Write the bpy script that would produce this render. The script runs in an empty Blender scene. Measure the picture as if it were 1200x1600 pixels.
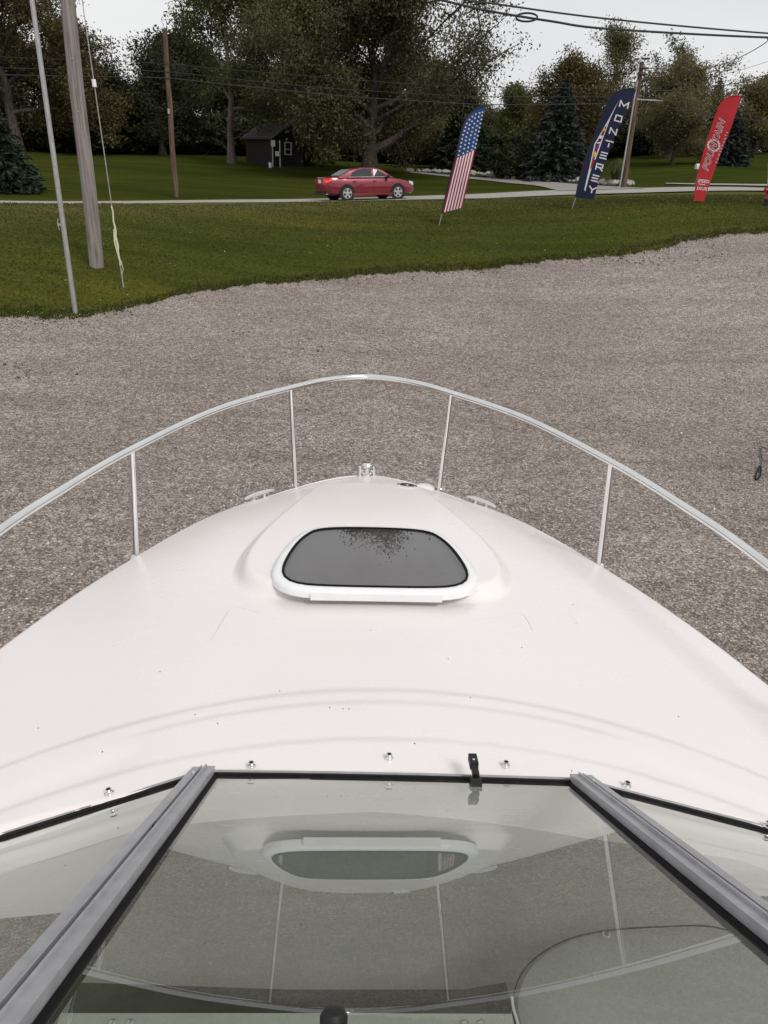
import bpy, math, random
import numpy as np
from mathutils import Vector, Matrix

random.seed(7); rng = np.random.default_rng(7)
R = math.radians
scene = bpy.context.scene
col = scene.collection

# ------------------------------------------------------------------ camera
CAM = np.array([-0.093, 0.0, 3.9])
FPX = 1120.0                       # focal length in pixels of the 1200 x 1600 photograph
PITCH = math.atan((800-268)/FPX); ROLL = R(2.6); YAW = R(-3.0)
_r0 = np.array([1, 0, 0.]); _u0 = np.array([0, math.sin(PITCH), math.cos(PITCH)])
_M = np.array([[math.cos(YAW), -math.sin(YAW), 0], [math.sin(YAW), math.cos(YAW), 0], [0, 0, 1]])
CR = _M @ (math.cos(ROLL)*_r0+math.sin(ROLL)*_u0)
CU = _M @ (-math.sin(ROLL)*_r0+math.cos(ROLL)*_u0)
CF = _M @ np.array([0, math.cos(PITCH), -math.sin(PITCH)])
cd = bpy.data.cameras.new('camera'); cam = bpy.data.objects.new('camera', cd); col.objects.link(cam)
cam.matrix_world = Matrix(((CR[0], CU[0], -CF[0], CAM[0]), (CR[1], CU[1], -CF[1], CAM[1]), (CR[2], CU[2], -CF[2], CAM[2]), (0, 0, 0, 1)))
cd.sensor_fit = 'VERTICAL'; cd.sensor_height = 36.0; cd.lens = FPX/1600*36.0
cd.clip_start = 0.05; cd.clip_end = 3000
scene.camera = cam
scene.render.resolution_x = 768; scene.render.resolution_y = 1024

# ------------------------------------------------------------------ sky, sun, exposure
SUN_EL, SUN_AZ = R(50), R(142)     # soft sun behind the clouds, behind the camera
world = bpy.data.worlds.new('World'); scene.world = world; world.use_nodes = True
nt = world.node_tree; nt.nodes.clear()
wo = nt.nodes.new('ShaderNodeOutputWorld'); bg = nt.nodes.new('ShaderNodeBackground')
sky = nt.nodes.new('ShaderNodeTexSky'); sky.sky_type = 'NISHITA'; sky.sun_disc = False
sky.sun_elevation = SUN_EL; sky.sun_rotation = SUN_AZ; sky.dust_density = 4; sky.air_density = 1.0
hs = nt.nodes.new('ShaderNodeHueSaturation'); hs.inputs['Saturation'].default_value = 0.35
tc = nt.nodes.new('ShaderNodeTexCoord'); mp = nt.nodes.new('ShaderNodeMapping'); mp.inputs['Scale'].default_value = (1.2, 1.2, 4.5)
no = nt.nodes.new('ShaderNodeTexNoise'); no.inputs['Scale'].default_value = 1.6; no.inputs['Detail'].default_value = 5
cr = nt.nodes.new('ShaderNodeValToRGB')
cr.color_ramp.elements[0].position = 0.3; cr.color_ramp.elements[0].color = (0.80, 0.82, 0.86, 1)
cr.color_ramp.elements[1].position = 0.7; cr.color_ramp.elements[1].color = (1.0, 1.0, 1.0, 1)
sc_ = nt.nodes.new('ShaderNodeVectorMath'); sc_.operation = 'SCALE'; sc_.inputs['Scale'].default_value = 7.6
mx = nt.nodes.new('ShaderNodeMix'); mx.data_type = 'RGBA'; mx.inputs[0].default_value = 0.9
nt.links.new(sky.outputs[0], hs.inputs['Color']); nt.links.new(tc.outputs['Generated'], mp.inputs[0]); nt.links.new(mp.outputs[0], no.inputs['Vector'])
nt.links.new(no.outputs['Fac'], cr.inputs[0]); nt.links.new(cr.outputs[0], sc_.inputs[0])
nt.links.new(hs.outputs[0], mx.inputs[6]); nt.links.new(sc_.outputs[0], mx.inputs[7])
nt.links.new(mx.outputs[2], bg.inputs[0]); bg.inputs[1].default_value = 0.109
nt.links.new(bg.outputs[0], wo.inputs[0])
sd = bpy.data.lights.new('sun', 'SUN'); sd.energy = 1.5; sd.angle = R(18); sd.color = (1.0, 0.965, 0.92)
sun = bpy.data.objects.new('sun', sd); col.objects.link(sun)
_sdir = Vector((math.sin(SUN_AZ)*math.cos(SUN_EL), math.cos(SUN_AZ)*math.cos(SUN_EL), math.sin(SUN_EL)))
sun.rotation_euler = _sdir.to_track_quat('Z', 'Y').to_euler()
scene.view_settings.view_transform = 'Standard'; scene.view_settings.look = 'None'
scene.view_settings.exposure = 0.12; scene.view_settings.gamma = 1.0; scene.view_settings.use_curve_mapping = False

# ------------------------------------------------------------------ pixel helpers (for measuring real positions)
def ray(px, py):
    d = (px-600)*CR-(py-800)*CU+FPX*CF
    return d/np.linalg.norm(d)
def at(px, py, D):
    d = ray(px, py); return CAM+d*(D/math.hypot(d[0], d[1]))
def hitz(px, py, z):
    d = ray(px, py); return CAM+d*((z-CAM[2])/d[2])
def hitplane(px, py, p0, n):
    d = ray(px, py); return CAM+d*(np.dot(np.asarray(p0)-CAM, n)/np.dot(d, n))
def pchip(xs, ys):
    xs = np.asarray(xs, float); ys = np.asarray(ys, float); h = np.diff(xs); dl = np.diff(ys)/h; m = np.zeros_like(ys)
    for i in range(1, len(xs)-1):
        if dl[i-1]*dl[i] > 0:
            w1 = 2*h[i]+h[i-1]; w2 = h[i]+2*h[i-1]; m[i] = (w1+w2)/(w1/dl[i-1]+w2/dl[i])
    m[0] = dl[0]; m[-1] = dl[-1]
    def f(x):
        x = np.clip(np.asarray(x, float), xs[0], xs[-1]); i = np.clip(np.searchsorted(xs, x)-1, 0, len(h)-1)
        t = (x-xs[i])/h[i]; t2 = t*t; t3 = t2*t
        return (2*t3-3*t2+1)*ys[i]+(t3-2*t2+t)*h[i]*m[i]+(-2*t3+3*t2)*ys[i+1]+(t3-t2)*h[i]*m[i+1]
    return f
def smooth(a, b, x):
    t = np.clip((x-a)/(b-a), 0, 1); return t*t*(3-2*t)
def catmull(pts, n=8, closed=False):
    P = [np.asarray(p, float) for p in pts]; out = []
    N = len(P); rngN = range(N if closed else N-1)
    for i in rngN:
        if closed: a, b, c, d = P[i-1], P[i], P[(i+1) % N], P[(i+2) % N]
        else: a, b, c, d = P[max(i-1, 0)], P[i], P[i+1], P[min(i+2, N-1)]
        for k in range(n):
            t = k/n
            out.append(0.5*((2*b)+(c-a)*t+(2*a-5*b+4*c-d)*t*t+(3*b-a-3*c+d)*t**3))
    if not closed: out.append(P[-1])
    return out

# ------------------------------------------------------------------ mesh helpers
class MB:
    def __init__(s): s.v = []; s.f = []; s.m = []
    def add(s, v, f, mi=0):
        o = len(s.v); s.v += [tuple(map(float, p)) for p in v]; s.f += [tuple(i+o for i in q) for q in f]; s.m += [mi]*len(f); return s
    def box(s, c, size, rz=0.0, mi=0, taper=1.0):
        x, y, z = (k/2 for k in size); ca, sa = math.cos(rz), math.sin(rz); v = []
        for dz, t in ((-z, 1), (z, taper)):
            for dx, dy in ((-x, -y), (x, -y), (x, y), (-x, y)):
                dx *= t; dy *= t
                v.append((c[0]+dx*ca-dy*sa, c[1]+dx*sa+dy*ca, c[2]+dz))
        return s.add(v, [(3, 2, 1, 0), (4, 5, 6, 7), (0, 1, 5, 4), (1, 2, 6, 5), (2, 3, 7, 6), (3, 0, 4, 7)], mi)
    def obox(s, o, ax, ay, az, mi=0):
        o, ax, ay, az = (np.asarray(k, float) for k in (o, ax, ay, az)); v = []
        for k in (0, 1):
            for a, b in ((-.5, -.5), (.5, -.5), (.5, .5), (-.5, .5)): v.append(o+ax*a+ay*b+az*k)
        return s.add(v, [(3, 2, 1, 0), (4, 5, 6, 7), (0, 1, 5, 4), (1, 2, 6, 5), (2, 3, 7, 6), (3, 0, 4, 7)], mi)
    def tube(s, path, rad, n=10, mi=0, caps=True, closed=False):
        P = [np.asarray(p, float) for p in path]; N = len(P)
        rad = [rad]*N if np.isscalar(rad) else rad
        v = []; up = None
        for i in range(N):
            t = P[(i+1) % N if closed else min(i+1, N-1)]-P[i-1 if closed else max(i-1, 0)]; t = t/(np.linalg.norm(t)+1e-12)
            if up is None:
                a = np.array([0, 0, 1.]) if abs(t[2]) < .9 else np.array([1., 0, 0]); up = a-t*np.dot(a, t)
            else: up = up-t*np.dot(up, t)
            up = up/(np.linalg.norm(up)+1e-12); sd_ = np.cross(t, up)
            for k in range(n):
                a = 2*math.pi*k/n; v.append(P[i]+rad[i]*(math.cos(a)*up+math.sin(a)*sd_))
        f = []
        for i in range(N if closed else N-1):
            j = (i+1) % N
            for k in range(n):
                k2 = (k+1) % n; f.append((i*n+k, j*n+k, j*n+k2, i*n+k2))
        if caps and not closed: f += [tuple(range(n))[::1], tuple((N-1)*n+k for k in reversed(range(n)))]
        return s.add(v, f, mi)
    def lathe(s, c, prof, n=20, mi=0, axis=(0, 0, 1)):
        ax = np.asarray(axis, float); ax /= np.linalg.norm(ax); a = np.array([1., 0, 0]) if abs(ax[0]) < .9 else np.array([0, 1., 0])
        e1 = np.cross(ax, a); e1 /= np.linalg.norm(e1); e2 = np.cross(ax, e1); c = np.asarray(c, float); v = []
        for r_, h_ in prof:
            for k in range(n):
                t = 2*math.pi*k/n; v.append(c+ax*h_+r_*(math.cos(t)*e1+math.sin(t)*e2))
        f = []
        for i in range(len(prof)-1):
            for k in range(n): k2 = (k+1) % n; f.append((i*n+k, i*n+k2, (i+1)*n+k2, (i+1)*n+k))
        f += [tuple(reversed(range(n))), tuple((len(prof)-1)*n+k for k in range(n))]
        return s.add(v, f, mi)
    def prism(s, poly, off, mi=0):
        n = len(poly); P = [np.asarray(p, float) for p in poly]; v = P+[p+np.asarray(off) for p in P]
        f = [tuple(reversed(range(n))), tuple(range(n, 2*n))]+[(i, (i+1) % n, (i+1) % n+n, i+n) for i in range(n)]
        return s.add(v, f, mi)
    def build(s, name, mats, parent=None, smooth_=False, kind=None):
        me = bpy.data.meshes.new(name); me.from_pydata(s.v, [], s.f); me.update()
        mats = mats if isinstance(mats, (list, tuple)) else [mats]
        for m_ in mats: me.materials.append(m_)
        if len(mats) > 1: me.polygons.foreach_set('material_index', s.m)
        if smooth_: me.polygons.foreach_set('use_smooth', [True]*len(me.polygons))
        import bmesh
        bm = bmesh.new(); bm.from_mesh(me); bmesh.ops.recalc_face_normals(bm, faces=bm.faces); bm.to_mesh(me); bm.free()
        if smooth_: me.set_sharp_from_angle(angle=R(40))
        o = bpy.data.objects.new(name, me); col.objects.link(o)
        if parent: o.parent = parent
        if kind: o['kind'] = kind
        return o
def npmesh(name, V, F, mat, parent=None, attr=None, smooth_=False, kind=None):
    """V (n,3) array, F (m,k) array of equal-size faces; attr = per-face float 'tint'."""
    me = bpy.data.meshes.new(name); V = np.asarray(V, np.float32); F = np.asarray(F, np.int32); m, k = F.shape
    me.vertices.add(len(V)); me.vertices.foreach_set('co', V.ravel())
    me.loops.add(m*k); me.loops.foreach_set('vertex_index', F.ravel())
    me.polygons.add(m); me.polygons.foreach_set('loop_start', np.arange(0, m*k, k, dtype=np.int32))
    me.update(calc_edges=True); me.validate()
    if attr is not None:
        a = me.attributes.new('tint', 'FLOAT', 'FACE'); a.data.foreach_set('value', np.asarray(attr, np.float32))
    if smooth_: me.polygons.foreach_set('use_smooth', [True]*len(me.polygons))
    me.materials.append(mat)
    o = bpy.data.objects.new(name, me); col.objects.link(o)
    if parent: o.parent = parent
    if kind: o['kind'] = kind
    return o
def tag(o, label=None, cat=None, group=None, kind=None):
    if label: o['label'] = label
    if cat: o['category'] = cat
    if group: o['group'] = group
    if kind: o['kind'] = kind
    return o
def thing(name, label, cat, loc=(0, 0, 0), group=None, rz=0.0):
    o = bpy.data.objects.new(name, None); col.objects.link(o); o.empty_display_size = 0.2
    o.location = tuple(map(float, loc)); o.rotation_euler = (0, 0, rz)
    return tag(o, label, cat, group)
def local(root, pts):     # world points -> the thing's own frame (no rotation)
    l = np.array(root.location); return [np.asarray(p, float)-l for p in pts]

# ------------------------------------------------------------------ materials
MATS = {}
def mat(name, base=(.5, .5, .5), rough=.5, metal=0.0, spec=.5, coat=0.0, build=None):
    if name in MATS: return MATS[name]
    m = bpy.data.materials.new(name); m.use_nodes = True; b = m.node_tree.nodes['Principled BSDF']
    b.inputs['Base Color'].default_value = (*base, 1); b.inputs['Roughness'].default_value = rough
    b.inputs['Metallic'].default_value = metal; b.inputs['Specular IOR Level'].default_value = spec
    b.inputs['Coat Weight'].default_value = coat
    if build: build(m.node_tree, b)
    MATS[name] = m; return m
def N(nt, t, **kw):
    n = nt.nodes.new('ShaderNode'+t)
    for k, v in kw.items():
        if k in n.inputs: n.inputs[k].default_value = v
        else: setattr(n, k, v)
    return n
def coords(nt, scale=(1, 1, 1), kind='Object'):
    t = N(nt, 'TexCoord'); m = N(nt, 'Mapping'); m.inputs['Scale'].default_value = scale
    nt.links.new(t.outputs[kind], m.inputs[0]); return m.outputs[0]
def ramp(nt, fac, stops):
    r = N(nt, 'ValToRGB'); e = r.color_ramp.elements
    while len(e) < len(stops): e.new(.5)
    for q, (p, c) in zip(e, stops): q.position = p; q.color = (*c, 1)
    nt.links.new(fac, r.inputs[0]); return r.outputs[0]
def noise(nt, vec, scale, detail=4, rough=.55):
    n = N(nt, 'TexNoise', Scale=scale, Detail=detail, Roughness=rough); nt.links.new(vec, n.inputs['Vector']); return n.outputs['Fac']
def mixc(nt, fac, a, b, mode='MIX'):
    m = N(nt, 'Mix', data_type='RGBA', blend_type=mode)
    for i, q in ((0, fac), (6, a), (7, b)):
        if isinstance(q, (int, float)): m.inputs[i].default_value = q
        elif isinstance(q, tuple): m.inputs[i].default_value = (*q, 1)
        else: nt.links.new(q, m.inputs[i])
    return m.outputs[2]
def bump(nt, b, h, strength=.3, dist=.01):
    n = N(nt, 'Bump'); n.inputs['Strength'].default_value = strength; n.inputs['Distance'].default_value = dist
    nt.links.new(h, n.inputs['Height']); nt.links.new(n.outputs[0], b.inputs['Normal']); return n

def b_gelcoat(nt, b):
    v = coords(nt); n1 = noise(nt, v, 1.3, 3); n2 = noise(nt, v, 45, 5)
    c = ramp(nt, n1, [(.3, (.785, .735, .715)), (.7, (.815, .765, .75))])
    d = ramp(nt, n2, [(.70, (1, 1, 1)), (.86, (.86, .84, .80))])
    st = ramp(nt, noise(nt, coords(nt, (1.0, .45, 1)), 3.5, 7, .7), [(.60, (1, 1, 1)), (.85, (.93, .92, .90))]); c = mixc(nt, .8, c, st, 'MULTIPLY')
    nt.links.new(mixc(nt, .7, c, d, 'MULTIPLY'), b.inputs['Base Color'])
    rg = N(nt, 'MapRange'); rg.inputs['To Min'].default_value = .16; rg.inputs['To Max'].default_value = .36; nt.links.new(noise(nt, v, 2.6, 5, .6), rg.inputs[0]); nt.links.new(rg.outputs[0], b.inputs['Roughness'])
    # fine moulded non-skid away from the centre strip
    vo = N(nt, 'TexVoronoi', Scale=170.0); nt.links.new(v, vo.inputs['Vector']); bump(nt, b, vo.outputs['Distance'], .08, .002)
def b_gravel(nt, b):
    v = coords(nt)
    vo = N(nt, 'TexVoronoi', Scale=38.0, Randomness=1.0); nt.links.new(v, vo.inputs['Vector'])
    vo2 = N(nt, 'TexVoronoi', Scale=85.0); nt.links.new(v, vo2.inputs['Vector'])
    sp = N(nt, 'SeparateColor'); nt.links.new(vo.outputs['Color'], sp.inputs[0])
    sp2 = N(nt, 'SeparateColor'); nt.links.new(vo2.outputs['Color'], sp2.inputs[0])
    c1 = ramp(nt, sp.outputs[0], [(0, (.15, .128, .122)), (.45, (.40, .345, .325)), (.8, (.60, .535, .50)), (1, (.80, .75, .71))])
    c2 = ramp(nt, sp2.outputs[1], [(0, (.16, .138, .13)), (.6, (.44, .385, .36)), (1, (.70, .64, .60))])
    c = mixc(nt, .38, c1, c2)
    vo3 = N(nt, 'TexVoronoi', Scale=13.0); nt.links.new(v, vo3.inputs['Vector']); sp3 = N(nt, 'SeparateColor'); nt.links.new(vo3.outputs['Color'], sp3.inputs[0])
    c = mixc(nt, .8, c, ramp(nt, sp3.outputs[2], [(0, (.72, .70, .68)), (.5, (1, 1, 1)), (1, (1.22, 1.21, 1.2))]), 'MULTIPLY')
    edge = ramp(nt, vo.outputs['Distance'], [(.25, (1, 1, 1)), (.72, (.36, .33, .32))])
    c = mixc(nt, .8, c, edge, 'MULTIPLY')
    big = ramp(nt, noise(nt, v, .16, 4, .6), [(.32, (.80, .77, .73)), (.66, (1.14, 1.13, 1.12))])
    c = mixc(nt, .8, c, big, 'MULTIPLY')
    mid = ramp(nt, noise(nt, coords(nt, (.5, 1.5, 1)), 1.3, 8, .72), [(.34, (.80, .77, .73)), (.64, (1.10, 1.10, 1.09))])
    c = mixc(nt, .7, c, mid, 'MULTIPLY')
    # wheel tracks pressed into the lot, broken up by noise
    wv = N(nt, 'TexWave', wave_type='BANDS', bands_direction='Y'); wv.inputs['Scale'].default_value = .16; wv.inputs['Distortion'].default_value = 5.5; wv.inputs['Detail'].default_value = 3; wv.inputs['Detail Scale'].default_value = .35
    nt.links.new(coords(nt, (.35, 1, 1)), wv.inputs['Vector'])
    tk = ramp(nt, wv.outputs['Fac'], [(.0, (.91, .895, .88)), (.2, (.98, .98, .975)), (.5, (1, 1, 1)), (.9, (1.03, 1.03, 1.03))]); c = mixc(nt, ramp(nt, noise(nt, v, .5, 5, .7), [(.38, (.15, .15, .15)), (.6, (1, 1, 1))]), c, mixc(nt, 1.0, c, tk, 'MULTIPLY'))
    # a few worn patches where green shows through
    g = ramp(nt, noise(nt, v, .55, 6, .7), [(.66, (0, 0, 0)), (.78, (.55, .55, .55))])
    c = mixc(nt, g, c, (.15, .14, .085))
    nt.links.new(c, b.inputs['Base Color'])
    mm = N(nt, 'Math', operation='MULTIPLY_ADD'); nt.links.new(vo.outputs['Distance'], mm.inputs[0]); mm.inputs[1].default_value = -1.0; nt.links.new(vo2.outputs['Distance'], mm.inputs[2])
    bump(nt, b, mm.outputs[0], .9, .014)
def b_grass(nt, b):
    v = coords(nt)
    c = ramp(nt, noise(nt, v, 9, 6, .7), [(.25, (.032, .040, .008)), (.5, (.052, .061, .013)), (.75, (.080, .088, .023))])
    big = ramp(nt, noise(nt, coords(nt, (.6, 1.6, 1)), .22, 5, .6), [(.3, (.72, .82, .7)), (.52, (1, 1, 1)), (.72, (1.45, 1.22, 1.05))])
    c = mixc(nt, 1.0, c, big, 'MULTIPLY')
    dry = ramp(nt, noise(nt, coords(nt, (1, 1.8, 1)), 1.1, 6, .7), [(.58, (0, 0, 0)), (.75, (.5, .5, .5))])
    c = mixc(nt, dry, c, (.085, .075, .028))
    mow = ramp(nt, noise(nt, coords(nt, (.12, 1.6, 1)), 1.0, 3, .5), [(.38, (.86, .88, .86)), (.62, (1.14, 1.12, 1.1))]); c = mixc(nt, 1.0, c, mow, 'MULTIPLY')
    sh = N(nt, 'Attribute', attribute_name='dry'); dm = N(nt, 'Math', operation='MULTIPLY'); nt.links.new(sh.outputs['Fac'], dm.inputs[0]); nt.links.new(ramp(nt, noise(nt, v, .8, 6, .7), [(.3, (.15, .15, .15)), (.65, (.8, .8, .8))]), dm.inputs[1])
    c = mixc(nt, dm.outputs[0], c, (.125, .115, .045))
    fard = N(nt, 'Attribute', attribute_name='far_darker'); c = mixc(nt, fard.outputs['Fac'], c, mixc(nt, 1.0, c, (.68, .72, .68), 'MULTIPLY'))  # lawn beyond the road is multiplied darker
    nt.links.new(c, b.inputs['Base Color']); bump(nt, b, noise(nt, v, 30, 5, .7), .6, .02)
def b_wood(dark, mid, light, s=1.0):
    def f(nt, b):
        v = coords(nt, (14*s, 14*s, .55)); n = noise(nt, v, 1.5, 8, .65); n2 = noise(nt, coords(nt, (40*s, 40*s, .9)), 1.2, 6, .7)
        c = ramp(nt, n, [(.28, dark), (.5, mid), (.72, light)]); c2 = ramp(nt, n2, [(.35, (.42, .40, .38)), (.5, (1, 1, 1))])
        c = mixc(nt, .75, c, c2, 'MULTIPLY'); nt.links.new(c, b.inputs['Base Color']); bump(nt, b, n2, .6, .01)
    return f
def b_leaf(stops, trans=.25):
    def f(nt, b):
        a = N(nt, 'Attribute', attribute_name='tint'); c = ramp(nt, a.outputs['Fac'], stops)
        oi = N(nt, 'ObjectInfo'); vr = ramp(nt, oi.outputs['Random'], [(0, (.82, .82, .82)), (1, (1.12, 1.1, 1.05))])
        c = mixc(nt, 1.0, c, vr, 'MULTIPLY')
        nt.links.new(c, b.inputs['Base Color']); b.inputs['Roughness'].default_value = .7; b.inputs['Specular IOR Level'].default_value = .2
        t = N(nt, 'BsdfTranslucent'); nt.links.new(c, t.inputs[0]); ms = N(nt, 'MixShader'); ms.inputs[0].default_value = trans
        nt.links.new(b.outputs[0], ms.inputs[1]); nt.links.new(t.outputs[0], ms.inputs[2])
        nt.links.new(ms.outputs[0], nt.nodes['Material Output'].inputs[0])
    return f
def b_speck(c0, c1, scale, bs=.2, detail=5):
    def f(nt, b):
        v = coords(nt); n = noise(nt, v, scale, detail, .6); nt.links.new(ramp(nt, n, [(.3, c0), (.7, c1)]), b.inputs['Base Color']); bump(nt, b, n, bs, .01)
    return f
def b_metal(c0, c1, scale=(6, 60, 6), r0=.2, r1=.4):
    def f(nt, b):
        n = noise(nt, coords(nt, scale), 3, 5); nt.links.new(ramp(nt, n, [(.3, c0), (.7, c1)]), b.inputs['Base Color'])
        mr = N(nt, 'MapRange'); mr.inputs['To Min'].default_value = r0; mr.inputs['To Max'].default_value = r1; nt.links.new(n, mr.inputs[0]); nt.links.new(mr.outputs[0], b.inputs['Roughness'])
    return f
def glass_mat(name, tint, base_reflect=1.0, rough=0.0):
    """thin tinted pane: a mirror coat by Fresnel over a tinted clear sheet"""
    m = bpy.data.materials.new(name); m.use_nodes = True; nt = m.node_tree; nt.nodes.clear()
    o = nt.nodes.new('ShaderNodeOutputMaterial'); tr = N(nt, 'BsdfTransparent'); tr.inputs[0].default_value = (*tint, 1)
    gl = N(nt, 'BsdfGlossy'); gl.inputs['Roughness'].default_value = rough; gl.inputs['Color'].default_value = (.94, .96, .945, 1)
    ge = N(nt, 'NewGeometry'); dt = N(nt, 'VectorMath', operation='DOT_PRODUCT'); nt.links.new(ge.outputs['Normal'], dt.inputs[0]); nt.links.new(ge.outputs['Incoming'], dt.inputs[1])
    def M_(op, a, b=None, c=None):
        n = N(nt, 'Math', operation=op)
        for k, q in enumerate((a, b, c)):
            if q is None: continue
            if isinstance(q, (int, float)): n.inputs[k].default_value = q
            else: nt.links.new(q, n.inputs[k])
        return n.outputs[0]
    cs = M_('ABSOLUTE', dt.outputs['Value']); r1 = M_('MULTIPLY_ADD', M_('POWER', M_('SUBTRACT', 1.0, cs), 5.0), .957, .043)      # reflectance of one face
    r2 = M_('DIVIDE', M_('MULTIPLY', r1, 2.0), M_('ADD', r1, 1.0)) if base_reflect > 1 else r1; ms = N(nt, 'MixShader')
    nt.links.new(r2, ms.inputs[0]); nt.links.new(tr.outputs[0], ms.inputs[1]); nt.links.new(gl.outputs[0], ms.inputs[2]); du = N(nt, 'BsdfDiffuse'); du.inputs[0].default_value = (.55, .54, .52, 1); m2 = N(nt, 'MixShader')
    dn = ramp(nt, noise(nt, coords(nt, (3, 1.2, 1.2)), 2.2, 6, .65), [(.35, (.010, .010, .010)), (.72, (.055, .055, .055))]); nt.links.new(dn, m2.inputs[0])
    nt.links.new(ms.outputs[0], m2.inputs[1]); nt.links.new(du.outputs[0], m2.inputs[2]); nt.links.new(m2.outputs[0], o.inputs[0])
    return m
GEL = mat('white_gelcoat', (.8, .79, .78), .28, build=b_gelcoat)
HULLW = mat('hull_white', (.78, .78, .77), .2, build=b_speck((.74, .74, .73), (.8, .8, .79), 2, .02))
STEEL = mat('stainless_steel', (.78, .77, .76), .12, 1.0, build=b_metal((.74, .73, .72), (.84, .83, .82), (3, 3, 3), .07, .18))
ALU = mat('brushed_aluminium', (.5, .5, .52), .4, .4, build=b_metal((.40, .40, .42), (.50, .50, .52), (9, 9, 9), .35, .5))
WHITEP = mat('white_plastic', (.8, .8, .8), .3, build=b_speck((.77, .77, .77), (.82, .82, .83), 30, .03))
RUBBER = mat('black_rubber', (.008, .007, .007), .7, spec=.12, build=b_speck((.006, .005, .005), (.013, .012, .012), 60, .1))
BLKPL = mat('black_plastic', (.015, .014, .015), .5, spec=.25, build=b_speck((.012, .011, .012), (.022, .02, .021), 90, .05))
VINYL = mat('grey_dash_vinyl', (.29, .285, .265), .6, build=b_speck((.28, .275, .255), (.32, .315, .29), 120, .1))
VINYL2 = mat('pale_dash_vinyl', (.44, .44, .40), .6, build=b_speck((.43, .43, .39), (.48, .48, .44), 120, .1))
DARKIN = mat('dark_cabin', (.03, .03, .028), .8, build=b_speck((.025, .025, .022), (.04, .04, .036), 8, .05))
HATCHG = glass_mat('smoked_acrylic', (.30, .28, .29), 2.0)
WINDG = glass_mat('green_tinted_glass', (.66, .70, .655), 2.0)
GRAVEL = mat('gravel', (.25, .22, .2), .9, spec=.2, build=b_gravel)
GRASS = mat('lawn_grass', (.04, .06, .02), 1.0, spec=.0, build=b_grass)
STONE = mat('loose_stone', build=lambda nt, b: (nt.links.new(ramp(nt, N(nt, 'Attribute', attribute_name='tint').outputs['Fac'], [(0, (.18, .16, .148)), (.5, (.42, .37, .335)), (.85, (.58, .53, .47)), (1, (.80, .76, .70))]), b.inputs['Base Color'])), rough=.9)
BLADE = mat('grass_blade', build=b_leaf([(0, (.048, .058, .012)), (.6, (.068, .078, .018)), (1, (.13, .12, .05))], .3))
ASPH = mat('pale_road', (.3, .28, .26), .9, build=b_speck((.25, .235, .215), (.34, .32, .295), 3, .1))
DRIVE = mat('driveway_gravel', (.25, .22, .2), .9, build=b_speck((.20, .18, .165), (.31, .28, .25), 5, .3))
POLEW = mat('weathered_pole_wood', rough=.9, spec=.1, build=b_wood((.15, .125, .12), (.27, .235, .225), (.37, .33, .315)))
POLEB = mat('brown_pole_wood', rough=.9, spec=.1, build=b_wood((.055, .034, .024), (.13, .085, .062), (.22, .17, .14)))
GALV = mat('galvanised_steel', (.42, .42, .41), .45, .6, build=b_metal((.34, .34, .335), (.48, .48, .47), (5, 5, 2), .4, .6))
WIRE = mat('black_cable', (.015, .015, .016), .6, build=b_speck((.012, .012, .013), (.022, .022, .024), 4, .02))
YELLOW = mat('pale_yellow_guard', (.6, .6, .45), .5, build=b_speck((.52, .52, .38), (.66, .66, .50), 8, .05))
BARK = mat('bark', rough=.95, spec=.1, build=b_wood((.03, .024, .02), (.075, .062, .053), (.14, .122, .108), .35))
BARKP = mat('pale_bark', rough=.95, spec=.1, build=b_wood((.06, .05, .043), (.13, .115, .10), (.20, .18, .16), .35))
ROCK = mat('field_stone', rough=.9, build=b_speck((.22, .20, .18), (.50, .47, .44), 3, .6))
LEAF = {
 'oak': mat('oak_leaf', build=b_leaf([(0, (0.034, 0.034, 0.017)), (.5, (0.071, 0.070, 0.032)), (.85, (0.116, 0.106, 0.047)), (1, (0.171, 0.132, 0.070))])),
 'green': mat('green_leaf', build=b_leaf([(0, (0.048, 0.064, 0.020)), (.5, (0.101, 0.121, 0.040)), (1, (0.194, 0.194, 0.071))], .35)),
 'yellow': mat('yellowing_leaf', build=b_leaf([(0, (0.076, 0.068, 0.020)), (.5, (0.144, 0.121, 0.034)), (1, (0.254, 0.194, 0.059))], .3)),
 'dark': mat('dark_leaf', build=b_leaf([(0, (0.016, 0.023, 0.009)), (.5, (0.038, 0.046, 0.019)), (1, (0.074, 0.076, 0.032))])),
 'rust': mat('rusty_leaf', build=b_leaf([(0, (0.051, 0.044, 0.020)), (.5, (0.101, 0.085, 0.034)), (1, (0.177, 0.126, 0.051))])),
 'olive': mat('olive_leaf', build=b_leaf([(0, (.085, .078, .038)), (.5, (.16, .145, .072)), (1, (.25, .215, .11))], .42)),
 'blue': mat('blue_needle', build=b_leaf([(0, (.018, .023, .021)), (.5, (.036, .044, .040)), (1, (.068, .078, .072))], .1)),
 'needle': mat('dark_needle', build=b_leaf([(0, (0.014, 0.024, 0.015)), (.5, (0.030, 0.046, 0.027)), (1, (0.061, 0.081, 0.049))], .1)),
}

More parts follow.
